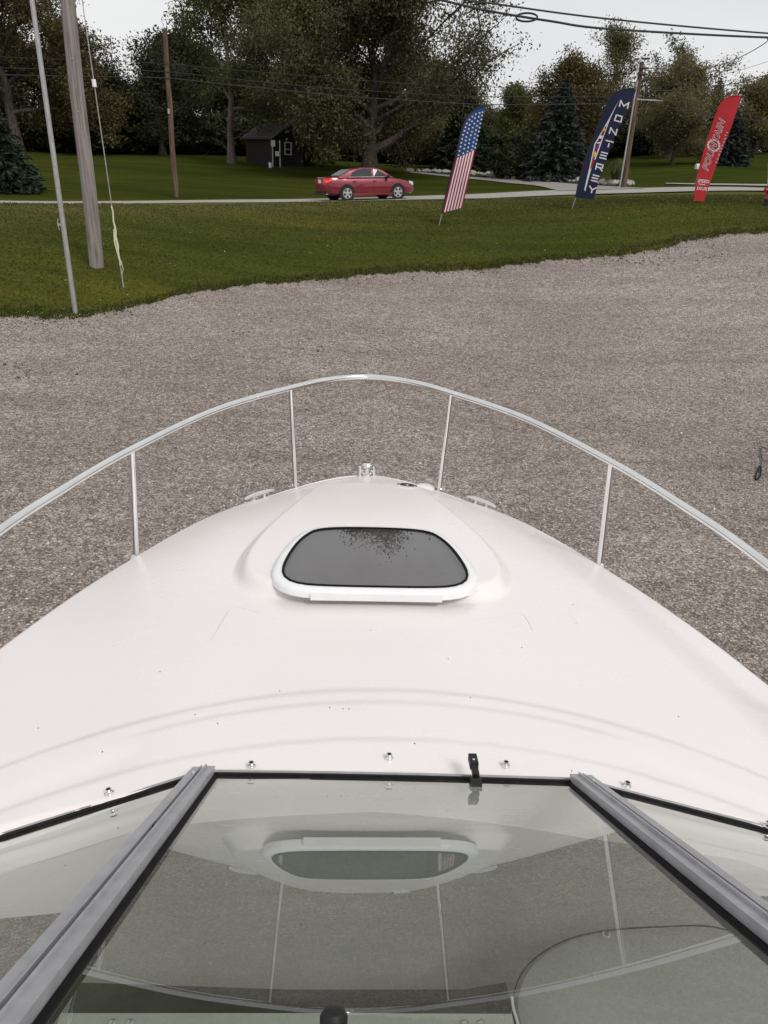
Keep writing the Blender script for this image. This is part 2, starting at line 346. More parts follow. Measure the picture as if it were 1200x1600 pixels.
# ------------------------------------------------------------------ terrain: a lot that rises to a road, a lawn beyond
_C = []     # curves across the picture, nearest first: pixel column, pixel row, distance
def curve(pts, dz=0.0):
    P = np.array([at(*p) for p in pts]); o = np.argsort(P[:, 0]); P = P[o]
    xs, ys, zs = P[:, 0], P[:, 1], P[:, 2]+dz
    sl = (ys[1]-ys[0])/(xs[1]-xs[0]); sr = (ys[-1]-ys[-2])/(xs[-1]-xs[-2])
    xs = np.r_[xs[0]-300, xs, xs[-1]+300]; ys = np.r_[ys[0]-300*sl*.35, ys, ys[-1]+300*sr*.35]; zs = np.r_[zs[0], zs, zs[-1]]
    return (pchip(xs, ys), pchip(xs, zs))
EDGE = curve([(0, 492, 18.6), (118, 490, 18.7), (300, 456, 20.3), (500, 432, 22), (700, 419, 23.5), (850, 407, 24.8), (1000, 389, 26.5), (1200, 360, 29)])
MID = curve([(0, 415, 21.2), (150, 415, 21.5), (400, 380, 24.5), (687, 352, 28), (895, 326, 31), (1195, 319, 33.5)])
CREST = curve([(0, 317, 29), (400, 315.5, 33), (700, 310.5, 36.5), (900, 307, 39.5), (1200, 303.5, 44)])
FAR = curve([(0, 314.6, 36.5), (400, 312.6, 40.5), (700, 305.5, 44), (900, 297, 47), (1200, 294.5, 51.5)])
LAWN = curve([(0, 276, 52), (300, 276, 56), (600, 284, 57), (800, 288, 57), (1000, 280, 61), (1200, 272, 66)])
TOP = curve([(0, 247, 66), (300, 250, 70), (450, 257, 72), (600, 266, 70), (760, 269, 70), (900, 262, 76), (1000, 248, 84), (1200, 238, 92)])
def _road_near(): # the road's near edge lies just behind the crest, a little lower
    y = lambda x: CREST[0](x)+1.0
    z = lambda x: FAR[1](x)+(CREST[1](x)-FAR[1](x))*.25-.02
    return (y, z)
NEAR = _road_near()
CURVES = [EDGE, MID, CREST, NEAR, FAR, LAWN, TOP]
def ground_z(x, y):
    x = np.asarray(x, float); y = np.asarray(y, float); sh = np.broadcast(x, y).shape
    x = np.broadcast_to(x, sh).ravel(); y = np.broadcast_to(y, sh).ravel()
    Y = [np.minimum(c[0](x), 1e9) for c in CURVES]; Z = [c[1](x) for c in CURVES]
    y0 = np.minimum(Y[0]-9, 10.0); Y = [y0-40, y0]+Y+[Y[-1]+60, Y[-1]+400]; Z = [0*x, 0*x]+Z+[Z[-1]+1.5, Z[-1]+4]
    Y = np.array(Y); Z = np.array(Z)
    for i in range(1, len(Y)): Y[i] = np.maximum(Y[i], Y[i-1]+.2)
    H = np.diff(Y, axis=0); D = np.diff(Z, axis=0)/H; M = np.zeros_like(Y)
    M[1:-1] = np.where(D[:-1]*D[1:] > 0, 2*D[:-1]*D[1:]/(D[:-1]+D[1:]+1e-12), 0)
    i = np.clip((y[None, :] >= Y).sum(0)-1, 0, len(Y)-2); c = np.arange(len(x)); h = H[i, c]; t = np.clip((y-Y[i, c])/h, 0, 1)
    z = (2*t**3-3*t**2+1)*Z[i, c]+(t**3-2*t**2+t)*h*M[i, c]+(3*t**2-2*t**3)*Z[i+1, c]+(t**3-t**2)*h*M[i+1, c]
    return z.reshape(sh)
def gz(x, y): return float(ground_z(np.array([x]), np.array([y]))[0])
def G(px, py, far=130):            # where the sight line through a pixel meets the ground
    d = ray(px, py); h = math.hypot(d[0], d[1]); Ds = np.linspace(3, far, 3000); P = CAM[None, :]+d[None, :]*(Ds/h)[:, None]
    e = P[:, 2]-ground_z(P[:, 0], P[:, 1]); k = np.argmax(e < 0) if (e < 0).any() else len(e)-1
    p = P[k]; return np.array([p[0], p[1], gz(p[0], p[1])])
def gp(px, D, py=260):             # ground under a picture column at a distance
    p = at(px, py, D); return np.array([p[0], p[1], gz(p[0], p[1])])
def lot_edge(x):
    x = np.asarray(x, float)
    return EDGE[0](x)+.10*np.sin(x*1.3)+.07*np.sin(x*4.1+1)+.07*np.sin(x*9.3+2)+.06*np.sin(x*23)+.05*np.sin(x*37+1.5*np.sin(x*5))

def vgrid(nx, ny): 
    i, j = np.meshgrid(np.arange(nx-1), np.arange(ny-1), indexing='ij'); a = i*ny+j
    return np.stack([a, a+ny, a+ny+1, a+1], -1).reshape(-1, 4)
xs = np.r_[np.linspace(-420, -60, 25)[:-1], np.linspace(-60, 70, 230), np.linspace(70, 420, 25)[1:]]
ys = np.r_[np.linspace(-60, 10, 12)[:-1], np.linspace(10, 80, 200), np.linspace(80, 160, 40)[1:], np.linspace(160, 520, 16)[1:]]
X, Y_ = np.meshgrid(xs, ys, indexing='ij'); Zg = ground_z(X, Y_)
Zg = Zg-.10*(1-smooth(-.5, -.05, Y_-lot_edge(X)))
rd = (Y_ > NEAR[0](X)-.1) & (Y_ < FAR[0](X)+.1); Zg = np.where(rd, Zg-.08, Zg)
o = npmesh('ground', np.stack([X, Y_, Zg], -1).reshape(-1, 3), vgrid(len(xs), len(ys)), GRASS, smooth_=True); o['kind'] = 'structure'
_l = o.data.attributes.new('far_darker', 'FLOAT', 'POINT'); _l.data.foreach_set('value', smooth(0, 2.5, Y_-FAR[0](X)-.5).ravel().astype(np.float32))
_a = o.data.attributes.new('dry', 'FLOAT', 'POINT'); _a.data.foreach_set('value', (np.exp(-((Y_-CREST[0](X)+1.5)/2.6)**2)+.8*np.exp(-((Y_-FAR[0](X)-.6)/.7)**2)+.7*np.exp(-((Y_-lot_edge(X))/.5)**2)*smooth(4, 10, X)).clip(0, 1).ravel().astype(np.float32))
# gravel lot
xs = np.r_[np.linspace(-80, -14, 30)[:-1], np.linspace(-14, 24, 500), np.linspace(24, 90, 30)[1:]]
t = np.r_[np.linspace(0, .55, 30)[:-1], np.linspace(.55, 1, 60)]
X, T = np.meshgrid(xs, t, indexing='ij'); Y_ = -30+(lot_edge(X)+30)*T
Zl = ground_z(X, Y_)+.012+.015*np.sin(X*.9+1.3*np.sin(Y_*.5))*np.sin(Y_*.7)*smooth(8, 11, Y_)-.06*smooth(.995, 1, T)
o = npmesh('gravel_lot', np.stack([X, Y_, Zl], -1).reshape(-1, 3), vgrid(len(xs), len(t)), GRAVEL, smooth_=True); o['kind'] = 'structure'
# road
xs = np.linspace(-120, 140, 260); t = np.linspace(0, 1, 7); X, T = np.meshgrid(xs, t, indexing='ij'); Y_ = NEAR[0](X)+(FAR[0](X)-NEAR[0](X))*T
o = npmesh('road', np.stack([X, Y_, ground_z(X, Y_)+.03], -1).reshape(-1, 3), vgrid(len(xs), 7), ASPH, smooth_=True); o['kind'] = 'structure'
# driveway and path draped on the lawn
def drape(name, up, lo, m, dz=.05):
    A = catmull([G(*p)[:2] for p in up], 8); B = catmull([G(*p)[:2] for p in lo], 8); n = min(len(A), len(B)); A = np.array(A[:n]); B = np.array(B[:n])
    T = np.linspace(0, 1, 9); P = A[:, None, :]*(1-T)[None, :, None]+B[:, None, :]*T[None, :, None]
    V = np.concatenate([P, (ground_z(P[..., 0], P[..., 1])+dz)[..., None]], -1).reshape(-1, 3)
    o = npmesh(name, V, vgrid(n, 9), m, smooth_=True); o['kind'] = 'structure'; return o
drape('driveway', [(640, 268.5), (720, 276), (780, 280), (850, 284), (930, 291), (1010, 295.2)], [(640, 270.5), (720, 279), (770, 284), (830, 290), (862, 296.5), (872, 299.5)], DRIVE)
drape('footpath', [(1040, 287), (1110, 288), (1200, 289)], [(1040, 288), (1110, 290), (1200, 291.5)], ASPH)

# loose stones on the lot and blades of grass at its edge
def scatter_stones(n):
    y = 2.5+ (rng.random(n)**.8)*16; x = (rng.random(n)*2-1)*(3.5+y*.62)
    keep = ~((np.abs(x) < .9) & (y < 3.2)) & (y < lot_edge(x)); x, y = x[keep], y[keep]; n = len(x)
    z = ground_z(x, y)+.014; s = .006+.012*rng.random(n)**2.5+.010*(rng.random(n) < .008)
    base = np.array([[1, 0, 0], [0, 1, 0], [-1, 0, 0], [0, -1, 0], [0, 0, .75], [0, 0, -.6]])
    fc = np.array([[0, 1, 4], [1, 2, 4], [2, 3, 4], [3, 0, 4], [1, 0, 5], [2, 1, 5], [3, 2, 5], [0, 3, 5]])
    a = rng.random(n)*6.28; ca, sa = np.cos(a), np.sin(a); j = base[None]*(1+.45*(rng.random((n, 6, 3))-.5))*np.stack([s*1.25, s*.95, s*.8], -1)[:, None, :]
    V = np.stack([j[..., 0]*ca[:, None]-j[..., 1]*sa[:, None]+x[:, None], j[..., 0]*sa[:, None]+j[..., 1]*ca[:, None]+y[:, None], j[..., 2]+z[:, None]], -1)
    F = (fc[None]+6*np.arange(n)[:, None, None]).reshape(-1, 3); tint = np.repeat(np.clip(rng.random(n)+.15*(s > .022), 0, .97), 8)
    return npmesh('loose_gravel', V.reshape(-1, 3), F, STONE, attr=tint, kind='stuff')
tag(scatter_stones(60000), 'loose pale brown stones scattered over the gravel lot', 'gravel')
def blades(n):
    x = -13+rng.random(n)*34; e = lot_edge(x); u = rng.random(n); y = e+np.where(rng.random(n) < .10, -.15+.6*rng.random(n)-1.0*rng.random(n)**4, 12*u)
    z = ground_z(x, y)-.01; h = (.025+.045*rng.random(n))*np.where(np.abs(y-e) < .5, 1.25, .8); w = .012+.014*rng.random(n); a = rng.random(n)*6.28; ln = (rng.random((n, 2))-.5)*h[:, None]*1.2
    V = np.stack([np.stack([x-w*np.cos(a), y-w*np.sin(a), z], -1), np.stack([x+w*np.cos(a), y+w*np.sin(a), z], -1), np.stack([x+ln[:, 0], y+ln[:, 1], z+h], -1)], 1)
    return npmesh('grass_blades', V.reshape(-1, 3), np.arange(3*n).reshape(-1, 3), BLADE, attr=rng.random(n)**1.6, kind='stuff')
tag(blades(110000), 'short mown grass blades on the bank above the gravel', 'grass')

def weeds(n):
    cx = []; r_ = np.random.default_rng(21)
    cl = [G(*q)[:2] for q in [(490, 542), (380, 520), (905, 412), (930, 408), (960, 410), (985, 406), (1010, 412), (890, 409), (1045, 404), (840, 415), (1080, 398), (1120, 405), (760, 428), (700, 430), (640, 437), (560, 436), (240, 480), (180, 489), (300, 470), (60, 500), (1150, 380), (40, 585)]]
    for c in cl:
        k = 13; cx.append(np.c_[c[0]+r_.normal(size=k)*.30, c[1]+r_.normal(size=k)*.22])
    P = np.concatenate(cx); n = len(P); x, y = P[:, 0], P[:, 1]; z = ground_z(x, y)+.005; a = r_.random(n)*6.28; h = .02+.04*r_.random(n); w = .02+.03*r_.random(n)
    V = np.stack([np.stack([x-w*np.cos(a), y-w*np.sin(a), z], -1), np.stack([x+w*np.cos(a), y+w*np.sin(a), z], -1), np.stack([x+.03*np.cos(a*3), y+.03*np.sin(a*2), z+h], -1)], 1)
    return npmesh('lot_weeds', V.reshape(-1, 3), np.arange(3*n).reshape(-1, 3), BLADE, attr=.4+r_.random(n)*.6, kind='stuff')
tag(weeds(0), 'small weeds and dirt tufts growing in the gravel', 'weeds')
def fallen(n):
    r_ = np.random.default_rng(22); x = -14+36*r_.random(n); y = lot_edge(x)-1.5+12*r_.random(n)**1.3; z = ground_z(x, y)+.035+.02*r_.random(n)
    C = np.stack([x, y, z], -1); d = r_.normal(size=(n, 3))*[1, 1, .25]; d /= np.linalg.norm(d, axis=1)[:, None]; e = np.cross(d, [0, 0, 1.]); e /= np.linalg.norm(e, axis=1)[:, None]; s_ = (.02+.025*r_.random(n))[:, None]
    V = np.stack([C-d*s_, C+e*s_*.6, C+d*s_, C-e*s_*.6], 1); return npmesh('fallen_leaves', V.reshape(-1, 3), np.arange(4*n).reshape(-1, 4), MATS['fallen_leaf'], attr=r_.random(n), kind='stuff')
mat('fallen_leaf', build=b_leaf([(0, (.10, .06, .025)), (.6, (.20, .15, .06)), (1, (.32, .28, .14))], .1))
tag(fallen(1600), 'small fallen leaves scattered over the grass bank', 'leaves')

# ------------------------------------------------------------------ the boat
H0 = CAM[2]
boat = thing('cabin_cruiser', 'white cabin cruiser bow with stainless rail and dark deck hatch', 'boat', (0, 0, 0))
BOWY = 3.862
_hb = pchip(np.sqrt([0, .08, .26, .54, .84, 1.25, 1.63, 2.03, 2.46, 3.0, 4.0, 8.0]), [0, .208, .394, .618, .815, .987, 1.115, 1.208, 1.268, 1.30, 1.33, 1.33])
def halfb(y): return _hb(np.sqrt(np.clip(BOWY-np.asarray(y, float), 0, 8)))
_ze = pchip([-4, .4, 1.2, 2.6, 3.9], [-1.18, -1.24, -1.315, -1.465, -1.60])
_zc = pchip([-4, .6, 1.1, 1.6, 2.2, 2.8, 3.3, 3.86], [-1.0, -1.06, -1.14, -1.232, -1.316, -1.372, -1.448, -1.592])
WB = pchip([0, .38, .75, 1.0, 1.12, 1.16, 1.17], [1.10, 1.08, 1.0, .82, .50, 0, -4])        # windscreen base in plan: y over |x|
PANC = np.array([(-.24, 3.36), (-.34, 3.0), (-.44, 2.66), (-.485, 2.42), (-.48, 2.25), (-.42, 2.12), (-.28, 2.055), (0, 2.04)])
PAN = np.array(catmull(list(PANC)+[p*[-1, 1] for p in PANC[-2::-1]], 6))
def poly_sd(px, py, poly):
    d = np.full(px.shape, 1e9); ins = np.zeros(px.shape, bool); n = len(poly)
    for i in range(n):
        a = poly[i]; b = poly[(i+1) % n]; e = b-a; L = e@e+1e-12
        t = np.clip(((px-a[0])*e[0]+(py-a[1])*e[1])/L, 0, 1); d = np.minimum(d, np.hypot(px-a[0]-t*e[0], py-a[1]-t*e[1]))
        c = ((a[1] > py) != (b[1] > py)) & (px < (b[0]-a[0])*(py-a[1])/(b[1]-a[1]+1e-12)+a[0]); ins ^= c
    return np.where(ins, -d, d)
def deck_z(x, y):
    x = np.asarray(x, float); y = np.asarray(y, float)
    b = np.maximum(halfb(y), 1e-4); s = np.clip(np.abs(x)/b, 0, 1)
    z = _ze(y)+(_zc(y)-_ze(y))*(1-s**2.2)-.030*smooth(.955, 1.0, s)*np.minimum(1, b/.3)
    sdp = poly_sd(x, y, PAN); z = z+.046*smooth(.028, -.028, sdp)*smooth(3.34, 3.27, y)          # raised pad around the hatch
    z = z-.012*smooth(3.305, 3.33, y)*smooth(1.0, .93, s)                                         # anchor locker, let in
    yc = 1.47-.36*x*x; z = z+.004*smooth(.012, -.012, y-yc)+.003*smooth(.008, -.008, y-yc+.065)*smooth(.62, .5, np.abs(x))
    z = z+.003*smooth(.006, -.006, y-(1.24-.30*x*x))
    # shallow moulded valley beside the windscreen on each side
    q = np.exp(-((y-(1.33-.42*x*x))/.045)**2)*smooth(.50, .60, np.abs(x))*smooth(1.05, .85, np.abs(x)); z = z-.003*q-.13*smooth(.0, -.05, y-WB(np.abs(x))-.004)*smooth(1.14, 1.08, np.abs(x))
    return z+H0
def deck_hit(px, py):
    d = ray(px, py); Ts = np.linspace(.8, 6, 4000); P = CAM[None]+d[None]*Ts[:, None]; e = P[:, 2]-deck_z(P[:, 0], P[:, 1]); k = int(np.argmax(e < 0)); return P[k]
def deck_n(x, y):
    h = .01; n = np.array([-(deck_z(x+h, y)-deck_z(x-h, y))/(2*h), -(deck_z(x, y+h)-deck_z(x, y-h))/(2*h), 1.0]); return n/np.linalg.norm(n)
# deck shell
ys = np.r_[np.linspace(-3.6, .3, 20)[:-1], np.linspace(.3, 3.70, 300)[:-1], BOWY-np.linspace(.40, 0, 40)**2]
ss = np.linspace(-1, 1, 261); ss = np.sign(ss)*(1-(1-np.abs(ss))**1.15)
Yd, S = np.meshgrid(ys, ss, indexing='ij'); Xd = S*halfb(Yd); Zd = deck_z(Xd, Yd)
F = vgrid(len(ys), len(ss)); V = np.stack([Xd, Yd, Zd], -1).reshape(-1, 3)
cx, cy = V[F].mean(1)[:, 0], V[F].mean(1)[:, 1]; F = F[cy > WB(np.abs(cx))-.05]
npmesh('deck', V, F, GEL, boat, smooth_=True)
# hull sides, chine and keel
yh = np.r_[np.linspace(-3.6, 3.3, 30), BOWY-np.linspace(.70, 0, 16)[:]**2]
secs = []
for y in yh:
    b = float(halfb(y)); z0 = float(deck_z(b, y)); d = BOWY-y; k = math.exp(-d*.9)
    pr = [(b, 0, z0), (b*1.0+.012, 0, z0-.03), (b*.985, -.02, z0-.12), (b*(.93-.18*k), -.12*k, z0-.7), (b*(.84-.35*k), -.45*k, z0-1.15), (b*.42*(1-k), -.8*k, z0-1.55), (0, -1.1*k, z0-1.80)]
    secs.append([(px_, y+dy, pz) for px_, dy, pz in pr])
Vh = []; n = 13
for s in secs: Vh += s+[(-a, b_, c) for a, b_, c in s[-2::-1]]
m = MB(); m.add(Vh, [tuple(q) for q in vgrid(len(secs), n)]+[tuple(range(n))]); m.build('hull', HULLW, boat, True)
# rub rail along the gunwale, with steel insert
yr = np.r_[np.linspace(-3.6, 3.4, 50), BOWY-np.linspace(.67, 0, 24)[:-1]**2]
path = [(-float(halfb(y))-.010, y, float(deck_z(halfb(y), y))-.035) for y in yr]+[(0, BOWY+.012, float(deck_z(0, BOWY))-.035)]+[(float(halfb(y))+.010, y, float(deck_z(halfb(y), y))-.035) for y in yr[::-1]]
rr = MB().tube(path, .021, 8).build('rub_rail', mat('rub_rail_grey', (.42, .38, .37), .5, build=b_speck((.36, .33, .32), (.46, .42, .41), 20, .05)), boat, True)
path2 = [(p[0]*1.0+math.copysign(.016, p[0]) if abs(p[0]) > .05 else p[0], p[1]+(.016 if abs(p[0]) <= .05 else 0), p[2]) for p in path]
MB().tube(path2, .008, 6).build('rail_insert', STEEL, rr, True)
# cockpit floor, so that the hull is not hollow
MB().box((0, -1.6, 2.02), (2.2, 3.9, .04)).build('cockpit_sole', VINYL2, boat)
for y in (2.0, -2.4): MB().box((0, y, .25), (.5, .3, .74 if y > 0 else .78)).build('keel_block', POLEB, boat)

# bow rail
ZR = H0-1.0
_rh = [(.205, 3.715), (.405, 3.525), (.70, 3.14), (.936, 2.60), (1.055, 2.20), (1.125, 1.88), (1.19, 1.30), (1.22, .55)]; rpts = [(-a, b) for a, b in _rh[::-1]]+[(0, 3.785)]+_rh
rp = [np.array([p[0], p[1], ZR]) for p in catmull(rpts, 10)]
rail = MB().tube(rp, .0150, 14).build('bow_rail', STEEL, boat, True)
for sx in (-1, 1):
    for bx, by, tx, ty in ((.394, 3.60, .404, 3.520), (.968, 2.615, .932, 2.605), (1.235, 1.42, 1.178, 1.40), (1.27, .65, 1.216, .63)):
        b0 = np.array([sx*bx, by, float(deck_z(sx*min(bx, float(halfb(by))-.02), by))-.004]); t0 = np.array([sx*tx, ty, ZR-.006])
        m = MB().tube([b0, t0], .0118, 12); st = m.build('stanchion', STEEL, rail, True)
        n_ = deck_n(sx*bx*.97, by); m = MB().lathe(b0+n_*.002, [(.030, 0), (.030, .004), (.020, .010), (.013, .022)], 16, axis=n_); m.build('stanchion_base', STEEL, rail, True)

# deck hatch: frame ring, gasket, smoked pane, hinge cover
hp0 = np.array([0, 2.2, float(deck_z(0, 2.2))+.010]); hp1 = np.array([0, 2.8, float(deck_z(0, 2.8))+.011]); hv = (hp1-hp0)/np.linalg.norm(hp1-hp0); hn = np.cross([1, 0, 0], hv)
gpx = [(441, 896), (452, 907), (480, 914.5), (530, 917.5), (580, 919.5), (640, 921.5), (700, 922), (724, 919), (736, 909), (734, 897), (720, 874), (700, 850), (676, 836), (644, 828.5), (568, 826), (494, 828), (476, 837), (456, 858), (444, 879)]
gl = np.array([hitplane(a, b, hp0, hn) for a, b in gpx]); gl2 = np.array([[(p-hp0)[0], np.dot(p-hp0, hv)] for p in gl])
gc = np.array([0, .30]); th = np.linspace(0, 2*math.pi, 97)[:-1]
dense = np.array(catmull(list(gl2), 20, True)); ang = np.arctan2(dense[:, 1]-gc[1], dense[:, 0]-gc[0]) % (2*math.pi); rad = np.hypot(*(dense-gc).T); o_ = np.argsort(ang)
rf = lambda a: np.interp(a % (2*math.pi), np.r_[ang[o_]-2*math.pi, ang[o_], ang[o_]+2*math.pi], np.tile(rad[o_], 3))
rsym = .5*(rf(th)+rf(math.pi-th)); rsym = np.convolve(np.r_[rsym[-1:], rsym, rsym[:1]], np.ones(3)/3, 'valid')
out2 = gc+np.stack([rsym*np.cos(th), rsym*np.sin(th)], -1)
tg = np.roll(out2, -1, 0)-np.roll(out2, 1, 0); nn = np.stack([tg[:, 1], -tg[:, 0]], -1); nn /= np.linalg.norm(nn, axis=1)[:, None]
def H3(p2, h): return hp0+np.array([1, 0, 0])*p2[0]+hv*p2[1]+hn*h
hatch = MB()
prof = [(-.006, -.012), (-.006, .002), (.000, .004), (.008, .004), (.022, .002), (.029, -.002), (.033, -.008), (.035, -.024)]
for k, (w, h) in enumerate(prof):
    for i in range(96): hatch.v.append(tuple(H3(out2[i]+nn[i]*w, h)))
for k in range(len(prof)-1):
    for i in range(96): j = (i+1) % 96; hatch.f.append((k*96+i, k*96+j, (k+1)*96+j, (k+1)*96+i)); hatch.m.append(0)
hfr = hatch.build('hatch', WHITEP, boat, True)
pane = MB(); ring = [H3(out2[i]-nn[i]*.004, .003+0) for i in range(96)]; pane.add(ring, [tuple(range(96))]); pane.build('hatch_pane', HATCHG, hfr)
MB().tube([H3(out2[i]-nn[i]*.006, .005) for i in range(96)], .0045, 6, closed=True).build('gasket', RUBBER, hfr, True)
liner = MB(); liner.add([H3(out2[i]-nn[i]*.012, -.002) for i in range(96)]+[H3((out2[i]-gc)*.93+gc, -.12) for i in range(96)], [(i, (i+1) % 96, (i+1) % 96+96, i+96) for i in range(96)]+[tuple(range(96, 192))]); liner.build('hatch_well', VINYL, hfr)
# hinge cover across the aft edge
m = MB(); yb = float(out2[:, 1].min())-.028
m.obox(H3((0.0, yb), -.028), np.array([.43, 0, 0]), hv*.016, hn*.024); m.build('hinge_cover', WHITEP, hfr)
for sx in (-.12, .12):
    m = MB().obox(H3((sx, .26), -.045), np.array([.035, 0, 0]), hv*.05, hn*.03); m.build('hatch_latch', VINYL2, hfr)

# anchor roller / bow light, cleats, deck fittings
p = np.array([0, BOWY-.015, float(deck_z(0, BOWY-.03))])
m = MB(); m.lathe(p+[0, .02, -.005], [(.034, 0), (.034, .012), (.022, .018), (.017, .040), (.025, .048), (.028, .062), (.022, .070), (.006, .073)], 18); m.build('bow_light', STEEL, boat, True)
m = MB()
for sx in (-1, 1): m.box(p+[sx*.040, .02, .010], (.010, .11, .034))
m.box(p+[0, .02, -.004], (.085, .12, .008)); m.build('bow_chock', STEEL, boat)
def cleat(px, py, sx):
    by = py; bx = float(halfb(by))-.022; c = np.array([sx*bx, by, float(deck_z(sx*bx, by))]); h = .01
    tdir = np.array([sx*(float(halfb(by+.05))-float(halfb(by-.05))), .1, float(_ze(by+.05)-_ze(by-.05))]); tdir /= np.linalg.norm(tdir); up = np.array([0, 0, 1.])
    m = MB(); m.tube([c+tdir*a+up*z for a, z in ((-.105, .026), (-.08, .031), (-.04, .033), (0, .033), (.04, .033), (.08, .031), (.105, .026))], [.006, .009, .011, .012, .011, .009, .006], 10)
    for a in (-.04, .04): m.tube([c+tdir*a+up*-.004, c+tdir*a*.95+up*.012, c+tdir*a*.9+up*.032], [.014, .009, .009], 10)
    m.build('cleat', STEEL, boat, True)
cleat(0, 3.37, -1); cleat(0, 3.34, 1)
c = deck_hit(636, 759); n_ = deck_n(c[0], c[1]); m = MB(); m.lathe(c+n_*.0, [(.050, -.004), (.050, .004), (.044, .007), (.041, .004), (.012, .004), (.010, .007), (.004, .007)], 24, axis=n_); m.build('deck_fitting', STEEL, boat, True)
m = MB().lathe(c+n_*.0, [(.039, .0035), (.037, .0052), (.014, .0054)], 20, axis=n_); m.build('fitting_cap', BLKPL, boat, True)
c = np.array([.315, 3.63, float(deck_z(.315, 3.63))]); m = MB(); m.lathe(c, [(.058, -.012), (.058, .000), (.052, .006), (.036, .010), (.012, .012)], 26); m.build('spotlight_base', GEL, boat, True)
c = np.array([-.795, 3.10, float(deck_z(-.78, 3.10))-.002]); dx = np.array([float(halfb(3.2)-halfb(3.0)), -.2*-1, -.02]); 
m = MB().tube([(-float(halfb(y))-.002, y, float(deck_z(halfb(y), y))+.006) for y in (3.03, 3.08, 3.13, 3.18)], [.004, .009, .009, .004], 8); m.build('fender_clip', STEEL, boat, True)
# bolts of moulded locker lid edge: a fine dark seam
seam = [np.array([x, 3.318, float(deck_z(x, 3.318))+.001]) for x in np.linspace(-.47, .47, 40)]
side = lambda sx: [np.array([sx*q, y, float(deck_z(sx*q, y))+.001]) for q, y in zip(np.linspace(.47, .10, 24), 3.318+.40*np.linspace(0, 1, 24)**.85)]
m = MB(); m.tube(seam, .0016, 5); m.tube(side(-1), .0016, 5); m.tube(side(1), .0016, 5); m.build('locker_seam', mat('seam_grey', (.6, .58, .57), .6, build=b_speck((.54, .52, .51), (.66, .64, .62), 30, .02)), boat, True)
# moulded outline of the non-skid panels beside the hatch
for pts in ([(330, 1000), (345, 975), (360, 952), (378, 950), (405, 958)], [(740, 968), (775, 966), (806, 959), (820, 964), (832, 985)]):
    P = [deck_hit(*q) for q in pts]; P = [np.array([q[0], q[1], float(deck_z(q[0], q[1]))-.0006]) for q in catmull(P, 6)]
    MB().tube(P, .0016, 5).build('nonskid_border', MATS['seam_grey'], boat, True)
# snaps
for q in [(171, 1238), (393, 1196), (608, 1183), (790, 1195), (979, 1227), (1199, 1290)]:
    c = deck_hit(q[0], q[1]+3); n_ = deck_n(c[0], c[1]); m = MB(); m.lathe(c, [(.0095, -.002), (.0095, .003), (.0065, .0045), (.0060, .0080), (.0075, .0105), (.0068, .0125), (.0045, .0125)], 16, axis=n_)
    s_ = m.build('snap_stud', STEEL, boat, True); MB().lathe(c+n_*.0105, [(.0046, 0), (.0046, .0024), (.003, .0026)], 12, axis=n_).build('snap_eye', BLKPL, s_, True)
# dirt specks on the gelcoat
m = MB(); rs = random.Random(4)
for q in [(60, 1138), (305, 1117), (515, 1106), (536, 1108), (545, 1108), (340, 1131), (895, 945), (900, 975), (815, 1012), (648, 1162), (893, 1205), (235, 1300), (437, 1080), (580, 985), (735, 1090), (160, 1175), (1060, 1120), (700, 1030), (250, 1050)]:
    c = deck_hit(*q); m.lathe(c, [(.0022*rs.uniform(.5, 1.1), -.001), (.0016, .0012), (.0006, .0016)], 6)
m.build('dirt_specks', DARKIN, boat, kind='stuff')

# ------------------------------------------------------------------ windscreen
WP0 = hitz(611, 1218, H0-1.12); RK = R(33.0)
wn = np.array([0, math.sin(RK), math.cos(RK)]); wu = np.array([0, -math.cos(RK), math.sin(RK)])      # normal and up the glass
def wpt(px, py): return hitplane(px, py, WP0, wn)
Lb, Lt = wpt(316, 1212), wpt(-24, 1640); Rb, Rt = wpt(911, 1225), wpt(1354, 1575)
TL = wpt(88, 1584); TR = wpt(1240, 1576)
ws = thing('windscreen', 'x', 'x'); bpy.data.objects.remove(ws)
def seg(a, b, t): return a+(b-a)*t
wtop = np.dot(wpt(480, 1680)-WP0, wu)
def on_post(b, t, h):      # point of a post line at height h up the glass
    k = (h-np.dot(b-WP0, wu))/np.dot(t-b, wu); return b+(t-b)*k
# centre pane
cb = [seg(Lb, Rb, k)+wu*(.012*(1-(2*k-1)**2)*-1) for k in np.linspace(0, 1, 13)]
ct = [on_post(Rb, Rt, wtop), on_post(Lb, Lt, wtop)]
MB().add([p+wn*.0 for p in cb+ct], [tuple(range(15))]).build('centre_pane', WINDG, boat)
# side panes (wrap aft and outboard)
def side_pane(b, t, px, py, sx):
    tp = on_post(b, t, wtop); e1 = hitz(px, py, H0-1.170)
    e2 = np.array([sx*1.06, .72, H0-1.185]); rake = tp-b
    t1 = e1+rake*np.array([.80, .92, 1.02])+np.array([sx*.05, 0, 0]); t2 = e2+rake*np.array([.6, .80, 1.0]); pn = np.cross(e1-b, tp-b); pn /= np.linalg.norm(pn); t1 = t1-pn*np.dot(t1-b, pn); pn2 = np.cross(e2-e1, t1-e1); pn2 /= np.linalg.norm(pn2); t2 = t2-pn2*np.dot(t2-e1, pn2)
    g1 = MB().add([b, e1, t1, tp], [(0, 1, 2, 3)]).add([e1, e2, t2, t1], [(0, 1, 2, 3)]); g1.build('side_pane', WINDG, boat)
    return e1, e2, t1, t2
eL = side_pane(Lb, Lt, 0, 1312, -1); eR = side_pane(Rb, Rt, 1200, 1300, 1)
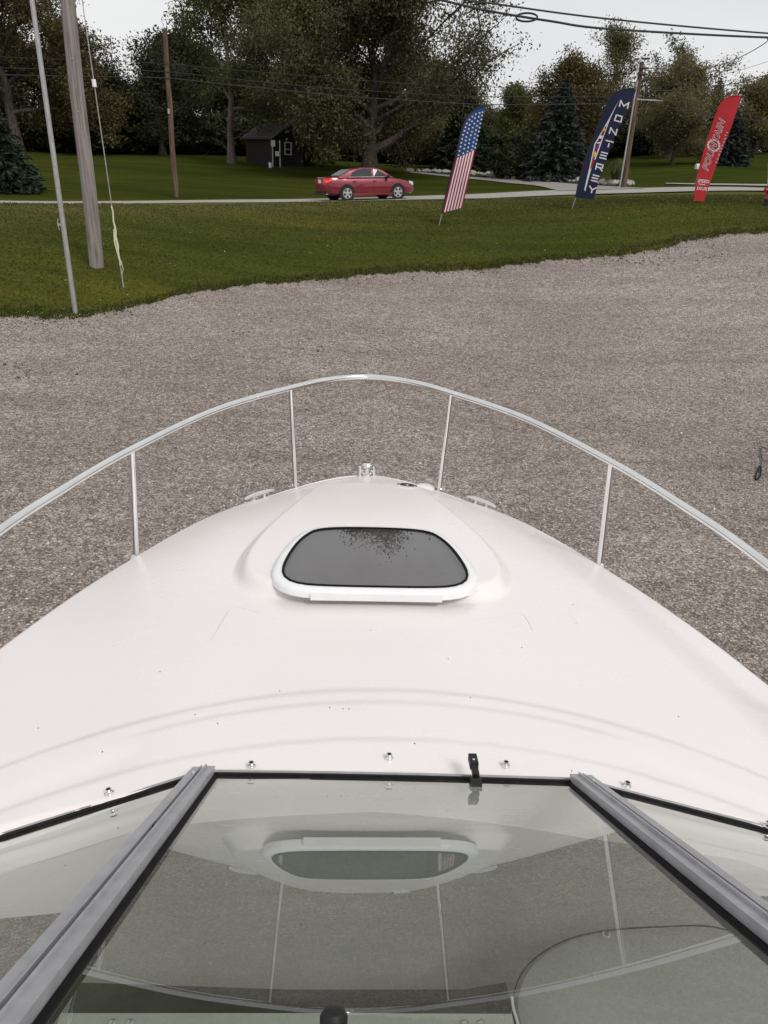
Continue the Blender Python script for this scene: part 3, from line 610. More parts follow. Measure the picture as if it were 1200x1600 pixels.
# black gasket and alloy strip along the base
def strip(path, off, w, h, material, name, nrm=wn):
    P = [np.asarray(p) for p in path]; m = MB(); v = []
    for i, p in enumerate(P):
        t = P[min(i+1, len(P)-1)]-P[max(i-1, 0)]; t /= np.linalg.norm(t); s = np.cross(nrm, t); s /= np.linalg.norm(s)
        if s[1] < 0: s = -s
        for a, b_ in ((0, -h), (0, h), (w, h), (w, -h)): v.append(p+s*(a+off)+nrm*b_)
    n = len(P); f = []
    for i in range(n-1):
        for k in range(4): f.append((i*4+k, i*4+(k+1) % 4, (i+1)*4+(k+1) % 4, (i+1)*4+k))
    f += [(0, 1, 2, 3), ((n-1)*4+3, (n-1)*4+2, (n-1)*4+1, (n-1)*4)]
    return m.add(v, f).build(name, material, boat)
strip(cb, -.003, .014, .005, RUBBER, 'base_gasket'); strip(cb, .0112, .008, .008, ALU, 'base_strip')
for b, e in ((Lb, eL), (Rb, eR)):
    pth = [b, e[0], e[1]]
    strip(pth, -.004, .018, .005, RUBBER, 'base_gasket'); strip(pth, .0145, .006, .008, ALU, 'base_strip'); strip([seg(b, e[0], .12), e[0], e[1]], .021, .006, .006, RUBBER, 'outer_gasket')
# closing fillet between the deck and the base strip
m = MB(); full = [eL[1], eL[0]]+cb+[eR[0], eR[1]]; v = []
for p in full:
    v.append(p+np.array([0, .012, -.004])); yy = p[1]+.015; v.append(np.array([p[0], yy+.015, float(deck_z(p[0], yy+.015))+.0]))
    v.append(np.array([p[0], p[1]-.04, p[2]-.12]))
f = []
for i in range(len(full)-1):
    f += [(3*i, 3*i+3, 3*i+4, 3*i+1), (3*i, 3*i+2, 3*i+5, 3*i+3)]
m.add(v, f).build('windscreen_sill', GEL, boat)
# corner posts: channel section extrusion with a slot and black seal on the inner side
def post(b, t, sx, name):
    a = b-(t-b)/np.linalg.norm(t-b)*.012; e = b+(t-b)*1.25; ax = (e-a); L = np.linalg.norm(ax); ax /= L
    s = np.cross(wn, ax); s /= np.linalg.norm(s); s = s if s[0]*sx > 0 else -s         # outboard
    def bar(x0, x1, h0, h1, mt, nm, par, l0=0.0):
        v = []
        for q in (a+ax*l0, e):
            for x, h in ((x0, h0), (x1, h0), (x1, h1), (x0, h1)): v.append(q+s*x*.78+wn*h)
        return MB().add(v, [(3, 2, 1, 0), (4, 5, 6, 7), (0, 1, 5, 4), (1, 2, 6, 5), (2, 3, 7, 6), (3, 0, 4, 7)]).build(nm, mt, par)
    base = bar(-.030, .031, -.010, .006, ALU, 'corner_post', boat)
    bar(-.030, -.006, .006, .017, ALU, 'inner_flange', base); bar(-.010, -.006, .017, .022, ALU, 'lip', base, .006)
    bar(.004, .030, .006, .014, ALU, 'outer_flange', base, -.006); bar(.004, .0065, .014, .019, ALU, 'lip', base)
    bar(-.041, -.0305, -.012, .003, RUBBER, 'post_seal', base, .014); bar(.0315, .0335, -.01, .004, RUBBER, 'outer_seal', base, .012)
    for k_ in (.035,):
        MB().lathe(seg(b, t, k_)+s*.012+wn*.014, [(.0045, -.001), (.0045, .0008), (.003, .0022), (.001, .0025)], 12, axis=wn).build('post_screw', STEEL, base, True)
    # small blue clip in the slot
    if sx < 0: MB().obox(seg(b, t, .42)+wn*.006, s*.008, ax*.018, wn*.012).build('slot_clip', mat('navy_plastic', (.02, .02, .06), .4, build=b_speck((.016, .016, .05), (.03, .03, .08), 40, .02)), base)
    return base
post(Lb, Lt, -1, 'left'); post(Rb, Rt, 1, 'right')
# latch at the base of the centre pane
c = wpt(743, 1224)
m = MB(); m.obox(c-wn*.004, np.array([.022, 0, 0]), wu*.026, wn*.016); lt = m.build('latch', BLKPL, boat)
m = MB(); m.obox(c+np.array([0, .018, .012]), np.array([.013, 0, 0]), np.array([0, .03, 0]), np.array([0, .0, .010])); m.obox(c+np.array([0, .040, .010]), np.array([.017, 0, 0]), np.array([0, .030, -.003]), np.array([0, .004, .014])); m.build('latch_handle', BLKPL, lt)
MB().lathe(c+np.array([0, .040, .0235]), [(.0025, 0), (.0025, .0015), (.001, .0015)], 8).build('latch_screw', STEEL, lt)
# top frame with screws and a latch knob
tl, tr = on_post(Lb, Lt, wtop), on_post(Rb, Rt, wtop); tx = (tr-tl)/np.linalg.norm(tr-tl)
v = []
for q in (tl, tr):
    for a, h in ((0, -.012), (0, .008), (.055, .008), (.055, -.012)): v.append(q+wu*a+wn*h)
tf = MB().add(v, [(3, 2, 1, 0), (4, 5, 6, 7), (0, 1, 5, 4), (1, 2, 6, 5), (2, 3, 7, 6), (3, 0, 4, 7)]).build('top_frame', ALU, boat)
c = wpt(521, 1614)+wn*.001; MB().lathe(c, [(.010, 0), (.0115, .004), (.0115, .012), (.009, .016), (.004, .017)], 20, axis=wn).build('latch_knob', BLKPL, boat, True)
# dash under the glass: padded shelf, helm hood and a white cable
gx = np.linspace(-1.08, 1.08, 60); gy = np.linspace(0, 1, 30); Xq, Tq = np.meshgrid(gx, gy, indexing='ij'); yb = WB(np.abs(Xq))-.015
Yq = .12+(yb-.12)*Tq; Zq = H0-1.30+.10*smooth(.4, 1, Tq)-.07*Xq**2-.05*(1-Tq)
npmesh('dash_shelf', np.stack([Xq, Yq, Zq], -1).reshape(-1, 3), vgrid(60, 30), VINYL, boat, smooth_=True)
hpts = [(806, 1600), (806, 1548), (826, 1510), (862, 1482), (905, 1464), (960, 1454), (1040, 1449), (1120, 1450), (1190, 1480), (1230, 1560), (1215, 1660), (1000, 1700), (850, 1680)]
hb = np.array(catmull([hitz(a, b, H0-1.10) for a, b in hpts], 5, True)); hc = hb.mean(0); m = MB(); nH = len(hb)
for sc, dz in ((1.02, -.20), (1.0, -.02), (.985, -.006), (.96, .002), (.8, .010), (.4, .014)):
    for p in hb: m.v.append(tuple(hc+(p-hc)*[sc, sc, 1]+[0, 0, dz]))
for k in range(5):
    for i in range(nH): j = (i+1) % nH; m.f.append((k*nH+i, k*nH+j, (k+1)*nH+j, (k+1)*nH+i)); m.m.append(0)
m.f.append(tuple(5*nH+i for i in range(nH))); m.m.append(0)
hood = m.build('helm_hood', mat('hood_vinyl', (.33, .325, .305), .6, build=b_speck((.32, .315, .295), (.36, .355, .33), 120, .1)), boat, True)
MB().tube([p+np.array([0, .004, -.004]) for p in hb], .0013, 6, closed=True).build('hood_seam', RUBBER, hood, True)
c = hitz(945, 1457, H0-1.094); MB().lathe(c+[0, -.006, .002], [(.006, -.004), (.006, .002), (.004, .003)], 12).build('hood_screw', STEEL, hood)
le = [hitz(95, 1583, H0-1.02), hitz(480, 1583, H0-1.02), hitz(800, 1584, H0-1.02)]; ydn = np.array([0, -.30, -.02]); v = [p for p in le]+[p+ydn for p in le]+[p+np.array([0, .004, -.12]) for p in le]
dband = [hitz(a_, b_, H0-1.16) for a_, b_ in ((120, 1535), (450, 1546), (720, 1546), (790, 1535), (806, 1590), (806, 1640), (90, 1640))]; MB().prism(dband, (0, 0, -.05)).build('dash_shade_slab', DARKIN, boat)  # dark slab over the shelf; shade behind the ledge put into its colour
ledge = MB().add(v, [(0, 1, 4, 3), (1, 2, 5, 4), (0, 6, 7, 1), (1, 7, 8, 2)]).build('dash_ledge', VINYL2, boat)
for q in ((175, 1599), (203, 1599), (726, 1600), (752, 1600)):
    c = hitz(q[0], q[1], H0-1.02); MB().lathe(c, [(.0055, -.001), (.0055, .001), (.0035, .003), (.001, .0034)], 14).build('ledge_screw', STEEL, ledge, True)
P = [hitz(a, b, H0-1.08) for a, b in ((800, 1558), (802, 1575), (807, 1592), (812, 1612))]; MB().tube(catmull(P, 5), .0022, 6).build('white_cable', WHITEP, boat, True)

# unseen boats added on either side, copies of this one, to shade the gravel
def added_boat(dx, dy, label):
    r = thing('cabin_cruiser', label, 'boat', (dx, dy, 0), 'boats parked side by side')
    for ch in boat.children:
        if ch.name.split('.')[0] in ('hull', 'deck', 'rub_rail', 'bow_rail', 'hatch', 'keel_block', 'windscreen_sill', 'cockpit_sole', 'dash_shelf'):
            c_ = ch.copy(); col.objects.link(c_); c_.parent = r
            for g in ch.children: d_ = g.copy(); col.objects.link(d_); d_.parent = c_
boat['group'] = 'boats parked side by side'
added_boat(3.72, .35, 'unseen white boat added close on the right to shade the gravel'); added_boat(-3.75, .15, 'unseen white boat added close on the left to shade the gravel')

# ------------------------------------------------------------------ poles and wires
def pole(name, label, bpx, tpx, D, L, r0, r1, material, group):
    b = gp(bpx[0], D, bpx[1]) if D else G(*bpx); D = math.hypot(b[0]-CAM[0], b[1]-CAM[1])
    q = at(tpx[0], tpx[1], D); d = (q-b)/np.linalg.norm(q-b); L = L or np.linalg.norm(q-b); root = thing(name, label, 'pole', b, group)
    n = 14; P = [d*(L*k/(n-1))+np.array([.015*math.sin(k*1.1), .015*math.cos(k*.7), 0])*(0 < k < n-1) for k in range(n)]; P[0] = P[0]-d*.3
    MB().tube(P, [r0+(r1-r0)*k/(n-1) for k in range(n)], 16).build('shaft', material, root, True)
    return root, b, d
up1, P1, d1 = pole('utility_pole', 'thick grey weathered wooden utility pole in the near grass', (151, 416), (106, 0), None, 13.5, .185, .14, POLEW, 'utility poles')
MB().tube([d1*5.6+np.array([-.19, -.04, 0]), d1*5.9+np.array([0, -.175, 0]), d1*6.1+np.array([.17, -.06, 0])], .006, 6).build('cable_tie', WIRE, up1)
for h in (2.2, 3.6, 4.7): MB().lathe(d1*h+np.array([.02, -.178, 0]), [(.012, 0), (.012, .02), (.004, .024)], 8, axis=(0, -1, 0)).build('bolt', GALV, up1)
up2, P2, d2 = pole('utility_pole', 'brown wooden utility pole on the lawn across the road, left of shed', (275, 308), (257, 45), None, None, .14, .115, POLEB, 'utility poles')
MB().box((0, -.14, 3.9), (.10, .06, .22)).build('pole_tag', GALV, up2)
up3, P3, d3 = pole('utility_pole', 'dark brown utility pole with pale conduit beside driveway', (974, 291), (1003, 97), 49, None, .17, .12, POLEB, 'utility poles')
cb3 = [np.array([-.24, -.1, -.1])+d3*h+np.array([.10, 0, 0])*(h/5) for h in (0, 2, 4, 5.6)]; MB().tube(cb3, .05, 10).build('conduit', GALV, up3, True)
m = MB(); m.box(d3*4.6+np.array([.75, -.1, 0]), (1.5, .05, .06)); m.build('bracket_arm', GALV, up3)
for h in (6.1, 6.55, 5.8): MB().tube([d3*h+np.array([-.1, -.2, 0]), d3*h+np.array([.35, -.2, 0.02])], .05, 8).build('insulator', WIRE, up3, True)
# flag pole
b = G(118, 490); q = at(50, 0, math.hypot(*(b-CAM)[:2])+.1); d = (q-b)/np.linalg.norm(q-b)
fp = thing('flagpole', 'slim pale metal flagpole at the edge of the gravel', 'flagpole', b)
MB().tube([d*-.2, d*4, d*9.0], [.058, .052, .04], 16).build('shaft', GALV, fp, True)
m = MB(); c = d*1.95+np.array([-.06, -.03, 0]); m.tube([c+[-.02, 0, -.12], c+[-.045, 0, -.04], c+[-.045, 0, .04], c+[-.02, 0, .12]], [.008, .012, .012, .008], 8); m.box(c+[-.01, 0, 0], (.06, .02, .05)); m.build('rope_cleat', GALV, fp)
MB().lathe(d*9.0, [(.02, 0), (.07, .05), (.08, .09), (.05, .15), (.01, .17)], 14).build('finial', GALV, fp, True)
# guy wire
A = G(193, 449); top = P1+d1*12.3; gw = thing('guy_wire', 'thin guy wire with pale yellow guard beside the thick pole', 'guy wire', A)
dl = (top-A); Lg = np.linalg.norm(dl); u = dl/Lg
MB().tube([u*-.2, u*Lg], .011, 6).build('cable', GALV, gw)
def gk(py):  # parameter along the wire at a picture row
    best = min(np.linspace(0, Lg, 3000), key=lambda s: abs((lambda q: 800-FPX*np.dot(q, CU)/np.dot(q, CF))(A+u*s-CAM)-py)); return best
MB().tube([u*gk(124+12), u*gk(124)], [.05, .05], 10).build('strain_insulator', WHITEP, gw, True)
s0, s1 = gk(415), gk(322); pp = [u*(s0+(s1-s0)*k/12)+np.array([.012*math.sin(k*1.9), -.012, 0]) for k in range(13)]
MB().tube(pp, [.012+.016*math.sin(min(k, 9)/9*2.2+.5) for k in range(13)], 8).build('guard_sleeve', YELLOW, gw, True)
s2 = gk(398); MB().tube([u*s2+np.array([-.02, -.02, 0]), u*(s2+.3)+np.array([-.05, -.03, 0]), u*(s2+.6)+np.array([-.03, -.02, 0])], [.012, .022, .012], 8).build('loose_strip', YELLOW, gw, True)
MB().tube([u*.55+np.array([.03, 0, .1]), u*.5+np.array([.06, 0, -.05]), u*.4+np.array([.01, 0, -.12]), u*.5+np.array([-.01, 0, 0])], .01, 6).build('tail', YELLOW, gw, True)
MB().tube([u*-.25, u*.45], .018, 8).build('ground_anchor', GALV, gw, True)
# wires strung along the road
vn = np.cross(P3-P2, [0, 0, 1.]); vn /= np.linalg.norm(vn)
def wire(name, label, pts, r, cat='cable', group='overhead cables'):
    P = catmull(pts, 10); c = P[0]; root_loc = c
    m = MB().tube([q-c for q in P], r, 6); o = m.build(name, WIRE); o.location = tuple(map(float, c)); return tag(o, label, cat, group)
for nm, rows, rgt, r in (('upper', [(0, 89), (130, 94), (257, 99.5), (350, 108), (612, 129), (725, 134.5), (780, 136), (955, 138), (1000, 137)], [(1006, 146), (1116, 160), (1260, 184)], .012),
                      ('middle', [(0, 106), (130, 109), (257, 112), (350, 122), (537, 139.5), (725, 150), (780, 151), (990, 152)], [(1004, 152), (1116, 170), (1260, 196)], .014),
                      ('lowest', [(0, 117), (130, 119.5), (257, 122), (350, 131.5), (537, 150), (725, 162), (780, 163.5), (948, 162), (990, 159)], [(1004, 161), (1088, 175), (1200, 191), (1280, 203)], .021)):
    P = [hitplane(a, b_, P2+np.array([0, -.12, 0]), vn) for a, b_ in rows]
    P = [P[0]+(P[0]-P[1])*2]+P
    wire('overhead_cable', nm+' of the three thin cables strung across the dark trees', P, r)
    if nm != 'upper':
        P = [at(a, b_, 48.5-2.5*i) for i, (a, b_) in enumerate(rgt)]; wire('overhead_cable', ('upper' if nm == 'middle' else 'lower')+' thin cable running right from the driveway pole behind red flag', P, r)
P = [at(a, b_, 48.5+2*i) for i, (a, b_) in enumerate([(1006, 142), (1077, 140), (1140, 132), (1200, 116.5), (1290, 90)])]; wire('overhead_cable', 'dark cable rising from the driveway pole to the right edge', P, .022)
P = [at(a, b_, 49+2*i) for i, (a, b_) in enumerate([(1008, 138), (1070, 129), (1140, 114), (1200, 96), (1290, 66)])]; wire('overhead_cable', 'faint thin cable above the one rising from driveway pole', P, .010)
pt = P1+d1*11.4
T1 = [pt, at(450, -70, 22), at(700, -6, 23.5), at(780, 7, 24), at(955, 30, 26), at(1200, 52, 30), at(1330, 57, 33)]
T2 = [pt-d1*.5, at(430, -62, 22), at(689, 0, 23.4), at(766, 17.5, 24), at(860, 33, 25), at(955, 45.5, 26), at(1200, 58.5, 30), at(1330, 58, 33)]
wire('service_cable', 'upper of two heavy black cables crossing the sky', T1, .024, group='heavy cables')
w2 = wire('service_cable', 'lower heavy black cable with a coiled loop crossing the sky', T2, .030, group='heavy cables')
c = at(823, 27, 24.6); ex = CR*.30; P = [c+ex*math.cos(a)+np.array([0, 0, .10*math.sin(a)])-np.array(w2.location) for a in np.linspace(0, 6.28, 25)[:-1]]
MB().tube(P, .026, 6, closed=True).build('coiled_loop', WIRE, w2, True)
P = [at(1197, 58.5, 30), at(1197, 66, 30.5), at(1165, 85, 34), at(1130, 100, 39), at(1074, 111.5, 45), at(1010, 106, 48.8)]
wire('service_cable', 'thin cable sagging from the heavy cables down to driveway pole top', P, .014, group='heavy cables')

# ------------------------------------------------------------------ feather flags
def star(c, r, rot=0.0):
    return [(c[0]+(r if k % 2 == 0 else r*.42)*math.sin(rot+k*math.pi/5), c[1]-(r if k % 2 == 0 else r*.42)*math.cos(rot+k*math.pi/5)) for k in range(10)]
class Flag:
    def __init__(s, name, label, left, right, foot, D, cloth, ripple=.03):
        s.base = gp(foot[0], D, foot[1]); s.root = thing(name, label, 'flag', s.base, 'feather flags on the grass')
        s.D = D; s.n = CAM-s.base; s.n[2] = 0; s.n /= np.linalg.norm(s.n); s.rp = ripple
        s.left = catmull(left, 6); s.right = catmull(right, 6)
        n = 40; rs_ = lambda P: np.array([np.interp(np.linspace(0, 1, n), np.linspace(0, 1, len(P)), [q[k] for q in P]) for k in (0, 1)]).T
        s.L, s.Rr = rs_(np.array(s.left)), rs_(np.array(s.right)); s.ph = D
        m = MB(); W = 14
        for off in (0.004, -.004):
            for i in range(n):
                for k in range(W+1): m.v.append(tuple(s.P(s.L[i]+(s.Rr[i]-s.L[i])*k/W, off)))
        for h in (0, 1):
            for i in range(n-1):
                for k in range(W):
                    a = h*n*(W+1)+i*(W+1)+k; m.f.append((a, a+1, a+W+2, a+W+1)); m.m.append(0)
        s.cloth = m.build('cloth', cloth, s.root, True)
        pl = [s.P(q, 0) for q in s.left]; ft = np.zeros(3); d0 = pl[0]-ft
        MB().tube([ft-d0/np.linalg.norm(d0)*.15, ft+d0*.5, pl[0]], [.014, .016, .018], 8).build('ground_spike', GALV, s.root, True)
        MB().tube(pl, [.034-.018*k/len(pl) for k in range(len(pl))], 8).build('pole_sleeve', s.sleeve(cloth), s.root, True)
    def sleeve(s, cloth): return cloth if 'red' in cloth.name else mat('black_cloth', (.012, .012, .014), .8, build=b_speck((.01, .01, .012), (.02, .02, .022), 20, .02))
    def P(s, px, off=0.0):
        q = hitplane(px[0], px[1], s.base, s.n)-s.base; h = q[2]; x = q[0]
        return q+s.n*(off+s.rp*math.sin(h*1.7+x*2.3+s.ph)+.4*s.rp*math.sin(h*4.1-x*5))
    def poly(s, name, polys, mt, off=.009, both=True):
        m = MB()
        for p in polys:
            for o_ in ((off, -off) if both else (off,)):
                v = [s.P(q, o_) for q in p]; m.add(v, [tuple(range(len(v)))])
        return m.build(name, mt, s.cloth)
    def quads(s, name, quads, mt, off=.009):
        m = MB()
        for a, b, c, d in quads:
            for o_ in (off, -off):
                k = 6; v = []
                for i in range(k+1):
                    t_ = i/k; v += [s.P(np.asarray(a)+(np.asarray(d)-np.asarray(a))*t_, o_), s.P(np.asarray(b)+(np.asarray(c)-np.asarray(b))*t_, o_)]
                m.add(v, [(2*i, 2*i+1, 2*i+3, 2*i+2) for i in range(k)])
        return m.build(name, mt, s.cloth)
def cloth_mat(name, c): return mat(name, c, .75, spec=.2, build=b_speck(tuple(k*.88 for k in c), tuple(min(1, k*1.08) for k in c), 1.2, .05))
CBLUE = cloth_mat('blue_cloth', (.022, .06, .19)); CNAVY = cloth_mat('navy_cloth', (.016, .022, .055)); CRED = cloth_mat('red_cloth', (.50, .035, .045))
CCRIM = cloth_mat('crimson_print', (.34, .016, .045)); CWHITE = cloth_mat('white_print', (.70, .68, .70)); CYEL = cloth_mat('yellow_print', (.72, .42, .03)); CPB = cloth_mat('blue_print', (.04, .09, .35)); CDR = cloth_mat('dark_red_print', (.33, .02, .04))
z8 = lambda P, s_, ox, oy: [(ox+a/s_, oy+b/s_) for a, b in P]
# stars and stripes
L1 = z8([(245, 1470), (330, 1080), (415, 770), (460, 570), (500, 400), (545, 290), (600, 215), (680, 155), (780, 125)], 8, 660, 150)
R1 = z8([(500, 1395), (570, 1090), (625, 830), (665, 650), (710, 430), (745, 290), (765, 215), (778, 165), (785, 140)], 8, 660, 150)
f1 = Flag('feather_flag', 'feather flag with white stars on blue above red and white stripes', L1, R1, (686, 352), 28.0, CBLUE, .035)
bl, br, tl_, tr_ = np.array([691.5, 332.6]), np.array([722.5, 324.4]), np.array([712.2, 248.0]), np.array([743.0, 233.5])
lerp = lambda a, b, t_: a+(b-a)*t_
def strips(k0, k1): return (lerp(bl, br, k0), lerp(bl, br, k1), lerp(tl_, tr_, k1), lerp(tl_, tr_, k0))
for i in range(13): f1.quads('white_stripe' if i % 2 else 'red_stripe', [strips(i/13, (i+1)/13)], CWHITE if i % 2 else CCRIM)
ST = '752,203 715,212 668,226 625,255 588,296 557,343 540,390 527,436 508,485 497,537 486,586 476,634 464,687 452,741 745,244 706,259 657,276 620,316 591,360 580,412 564,460 549,512 541,558 532,610 522,660 511,716 738,292 692,313 650,345 630,395 620,445 604,491 590,543 583,592 572,643 565,693 724,344 682,373 669,427 658,476 650,525 638,577 628,626 618,674 715,394 706,443 693,497 682,548 672,598 660,645'
for c in z8([tuple(map(float, q.split(','))) for q in ST.split()], 8, 660, 150): f1.poly('star', [star(c, 2.0, .2)], CWHITE)
# navy flag
L2 = z8([(150, 1435), (200, 1200), (280, 930), (370, 700), (440, 520), (500, 380), (560, 255), (640, 180), (730, 145), (850, 150)], 7.62, 880, 120)
R2 = z8([(365, 1465), (440, 1180), (520, 960), (600, 740), (700, 540), (760, 410), (800, 320), (840, 230), (860, 185), (870, 155)], 7.62, 880, 120)
f2 = Flag('feather_flag', 'dark navy feather flag reading MONTEREY with long white emblem', L2, R2, (894, 325), 31.0, CNAVY, .02)
def strokes(spec, cx, cy, w, h, rot, sw):
    out = []; ca, sa = math.cos(rot), math.sin(rot); T = lambda x, y: (cx+x*w*ca-y*h*sa, cy+x*w*sa+y*h*ca)
    for line in spec:
        for (a, b), (c, d) in zip(line[:-1], line[1:]):
            p, q = np.array(T(a, b)), np.array(T(c, d)); t_ = (q-p)/(np.linalg.norm(q-p)+1e-9); nrm = np.array([-t_[1], t_[0]])*sw/2; e_ = t_*sw*.45
            out.append([p-nrm-e_, q-nrm+e_, q+nrm+e_, p+nrm-e_])
    return out
GL = {'M': [[(-.5, .5), (-.5, -.5), (0, .3), (.5, -.5), (.5, .5)]], 'O': [[(-.45, -.5), (.45, -.5), (.5, .5), (-.5, .5), (-.45, -.5)]], 'N': [[(-.5, .5), (-.5, -.5), (.5, .5), (.5, -.5)]],
      'T': [[(-.55, -.45), (.55, -.45)], [(0, 0.0), (0, .55)]], 'E': [[(-.4, -.5), (.5, -.5)], [(-.45, 0), (.4, 0)], [(-.45, .5), (.5, .5)]], 'R': [[(-.5, .5), (-.5, -.5), (.45, -.5), (.45, .05), (-.45, .1)], [(.05, .1), (.5, .5)]], 'Y': [[(-.5, -.5), (0, 0), (.5, -.5)], [(0, 0), (0, .5)]]}
LT = [('M', 725, 330), ('O', 658, 497), ('N', 595, 650), ('T', 545, 797), ('E', 480, 937), ('R', 432, 1075), ('E', 380, 1208), ('Y', 345, 1345)]
for ch, a, b in LT:
    w, h = (13.0, 9.0) if ch == 'M' else (10.2, 8.8)
    f2.poly('letter', [list(p) for p in strokes(GL[ch], 880+a/7.62, 120+b/7.62, w, h, .26, 2.0)], CWHITE)
seg_ = lambda a, b, t_: (a[0]+(b[0]-a[0])*t_, a[1]+(b[1]-a[1])*t_)
em = z8([(665, 275), (545, 500), (372, 800), (305, 1110), (250, 1345), (262, 1362), (328, 1115), (405, 930), (508, 640), (562, 495)], 7.62, 880, 120)
f2.quads('emblem_blade', [(em[0], em[0], em[9], em[1]), (em[1], em[9], em[8], seg_(em[1], em[2], .5)), (seg_(em[1], em[2], .5), em[8], em[7], em[2]), (em[2], em[7], em[6], em[3]), (em[3], em[6], em[5], em[4])], CWHITE, .010)
inn = lambda P: z8(P, 7.62, 880, 120)
f2.quads('emblem_field', [tuple(inn(q)) for q in ([(532, 545), (522, 575), (495, 655), (455, 680)], [(455, 680), (495, 655), (440, 790), (385, 805)], [(385, 805), (440, 790), (395, 915), (352, 950)], [(352, 950), (395, 915), (332, 1095), (328, 1095)])], CNAVY, .013)
for q_ in [inn([(345, 985), (322, 1098), (338, 1090), (382, 985)]), inn([(380, 820), (370, 880), (400, 885), (408, 825)]), inn([(465, 655), (452, 690), (485, 675), (492, 645)]), inn([(418, 755), (405, 780), (445, 775), (450, 750)])]: f2.poly('red_pennant', [q_], CDR, .017)
for q_ in [inn([(478, 618), (462, 652), (492, 645), (504, 620)]), inn([(355, 915), (352, 935), (398, 930), (400, 908)]), inn([(368, 893), (364, 955), (382, 955), (388, 890)])]: f2.poly('yellow_pennant', [q_], CYEL, .017)
for q_ in [inn([(437, 700), (425, 735), (460, 735), (472, 700)]), inn([(405, 782), (400, 795), (440, 795), (445, 778)]), inn([(505, 565), (492, 600), (515, 590), (525, 560)])]: f2.poly('white_pennant', [q_], CWHITE, .017)
f2.poly('blue_pennant', [inn([(405, 800), (410, 860), (425, 850), (432, 802)])], CPB, .017)
# red flag
L3 = z8([(205, 1465), (250, 1180), (300, 950), (360, 740), (430, 520), (490, 340), (550, 200), (620, 125), (700, 85), (825, 85)], 8.42, 1060, 140)
R3 = z8([(335, 1470), (420, 1220), (490, 1020), (580, 780), (680, 540), (735, 380), (770, 270), (800, 180), (820, 120), (830, 90)], 8.42, 1060, 140)
f3 = Flag('feather_flag', 'bright red feather flag reading FOUNTAIN near the right edge', L3, R3, (1083.5, 318), 33.0, CRED, .03)
def text_polys(txt, size_px, cx, cy, rot, shear=0.0, fat=0.0, stretch=1.0, space=1.0):
    cu = bpy.data.curves.new('t', 'FONT'); cu.body = txt; cu.size = 1.0; cu.align_x = 'CENTER'; cu.align_y = 'CENTER'; cu.shear = shear; cu.offset = fat; cu.space_character = space; cu.resolution_u = 2
    ob = bpy.data.objects.new('t', cu); col.objects.link(ob); me = bpy.data.meshes.new_from_object(ob.evaluated_get(bpy.context.evaluated_depsgraph_get()))
    ca, sa = math.cos(rot), math.sin(rot); V = [(cx+(v.co.x*ca*stretch-v.co.y*sa)*size_px, cy-(v.co.x*sa*stretch+v.co.y*ca)*size_px) for v in me.vertices]
    polys = [tuple(p.vertices) for p in me.polygons]; bpy.data.objects.remove(ob); bpy.data.curves.remove(cu); bpy.data.meshes.remove(me); return V, polys
def flag_text(fl, name, mt, off, *a, clampx=None, **k):
    V, F_ = text_polys(*a, **k); m = MB()
    if clampx: V = [(max(x, clampx(y)), y) for x, y in V]
    for o_ in (off, -off): m.add([fl.P(q, o_) for q in V], F_)
    return m.build(name, mt, fl.cloth)
rt3 = math.atan2(1060-400, 580-350)
gc_ = np.array([1060+465/8.42, 140+735/8.42])
gear = []
for k in range(14):
    a0, a1 = 2*math.pi*k/14, 2*math.pi*(k+.62)/14; a2 = 2*math.pi*(k+1)/14
    pr_ = lambda r_, a_: (gc_[0]+r_*math.cos(a_), gc_[1]+r_*math.sin(a_)); gear.append([pr_(8.2, a0), pr_(10.6, a0), pr_(10.6, a1), pr_(8.2, a1)]); gear.append([pr_(7.6, a0), pr_(9.3, a0), pr_(9.3, a2), pr_(7.6, a2)])
f3.poly('gear_emblem', gear, CWHITE, .007)
flag_text(f3, 'lettering_outline', CWHITE, .010, 'FOUNTAIN', 14.0, gc_[0], gc_[1], rt3, shear=.25, fat=.045, stretch=1.12, space=1.06)
flag_text(f3, 'lettering', CDR, .013, 'FOUNTAIN', 14.0, gc_[0], gc_[1], rt3, shear=.25, fat=0.0, stretch=1.12, space=1.06)
flag_text(f3, 'small_lettering', CWHITE, .010, 'POWERBOATS', 4.6, 1060+572/8.42, 140+762/8.42, rt3, stretch=1.15, space=1.7)
clx = lambda y: np.interp(-y, [-q[1] for q in L3], [q[0] for q in L3])+.6
flag_text(f3, 'lower_lettering', CWHITE, .010, 'SPEED', 7.2, 1060+328/8.42, 140+1208/8.42, -.10, fat=.02, clampx=clx)
flag_text(f3, 'lower_lettering', CWHITE, .010, 'LUXURY', 7.2, 1060+302/8.42, 140+1305/8.42, -.10, fat=.02, clampx=clx)
f3.poly('divider', [z8([(262, 1235), (352, 1248), (352, 1258), (262, 1245)], 8.42, 1060, 140)], CWHITE, .010)

# ------------------------------------------------------------------ red sedan on the road
CARR = mat('red_car_paint', (.20, .010, .022), .28, .25, coat=.8, build=b_speck((.19, .009, .02), (.22, .012, .025), 3, 0))
CARG = mat('car_glass', (.02, .026, .028), .05, build=b_speck((.018, .023, .025), (.03, .036, .038), 2, 0)); TYRE = mat('tyre', (.012, .012, .012), .85, build=b_speck((.01, .01, .01), (.02, .02, .02), 20, .2))
RIM = mat('alloy_rim', (.55, .55, .56), .3, .8, build=b_speck((.5, .5, .51), (.6, .6, .61), 10, .02)); CHROME = mat('chrome_trim', (.7, .7, .7), .12, 1.0, build=b_speck((.66, .66, .66), (.75, .75, .75), 10, 0))
TAIL = mat('tail_light', (.5, .01, .02), .2, coat=.6, build=b_speck((.45, .008, .015), (.6, .02, .03), 20, 0)); LITRED = mat('lit_tail_light', (.8, .05, .05), .3)
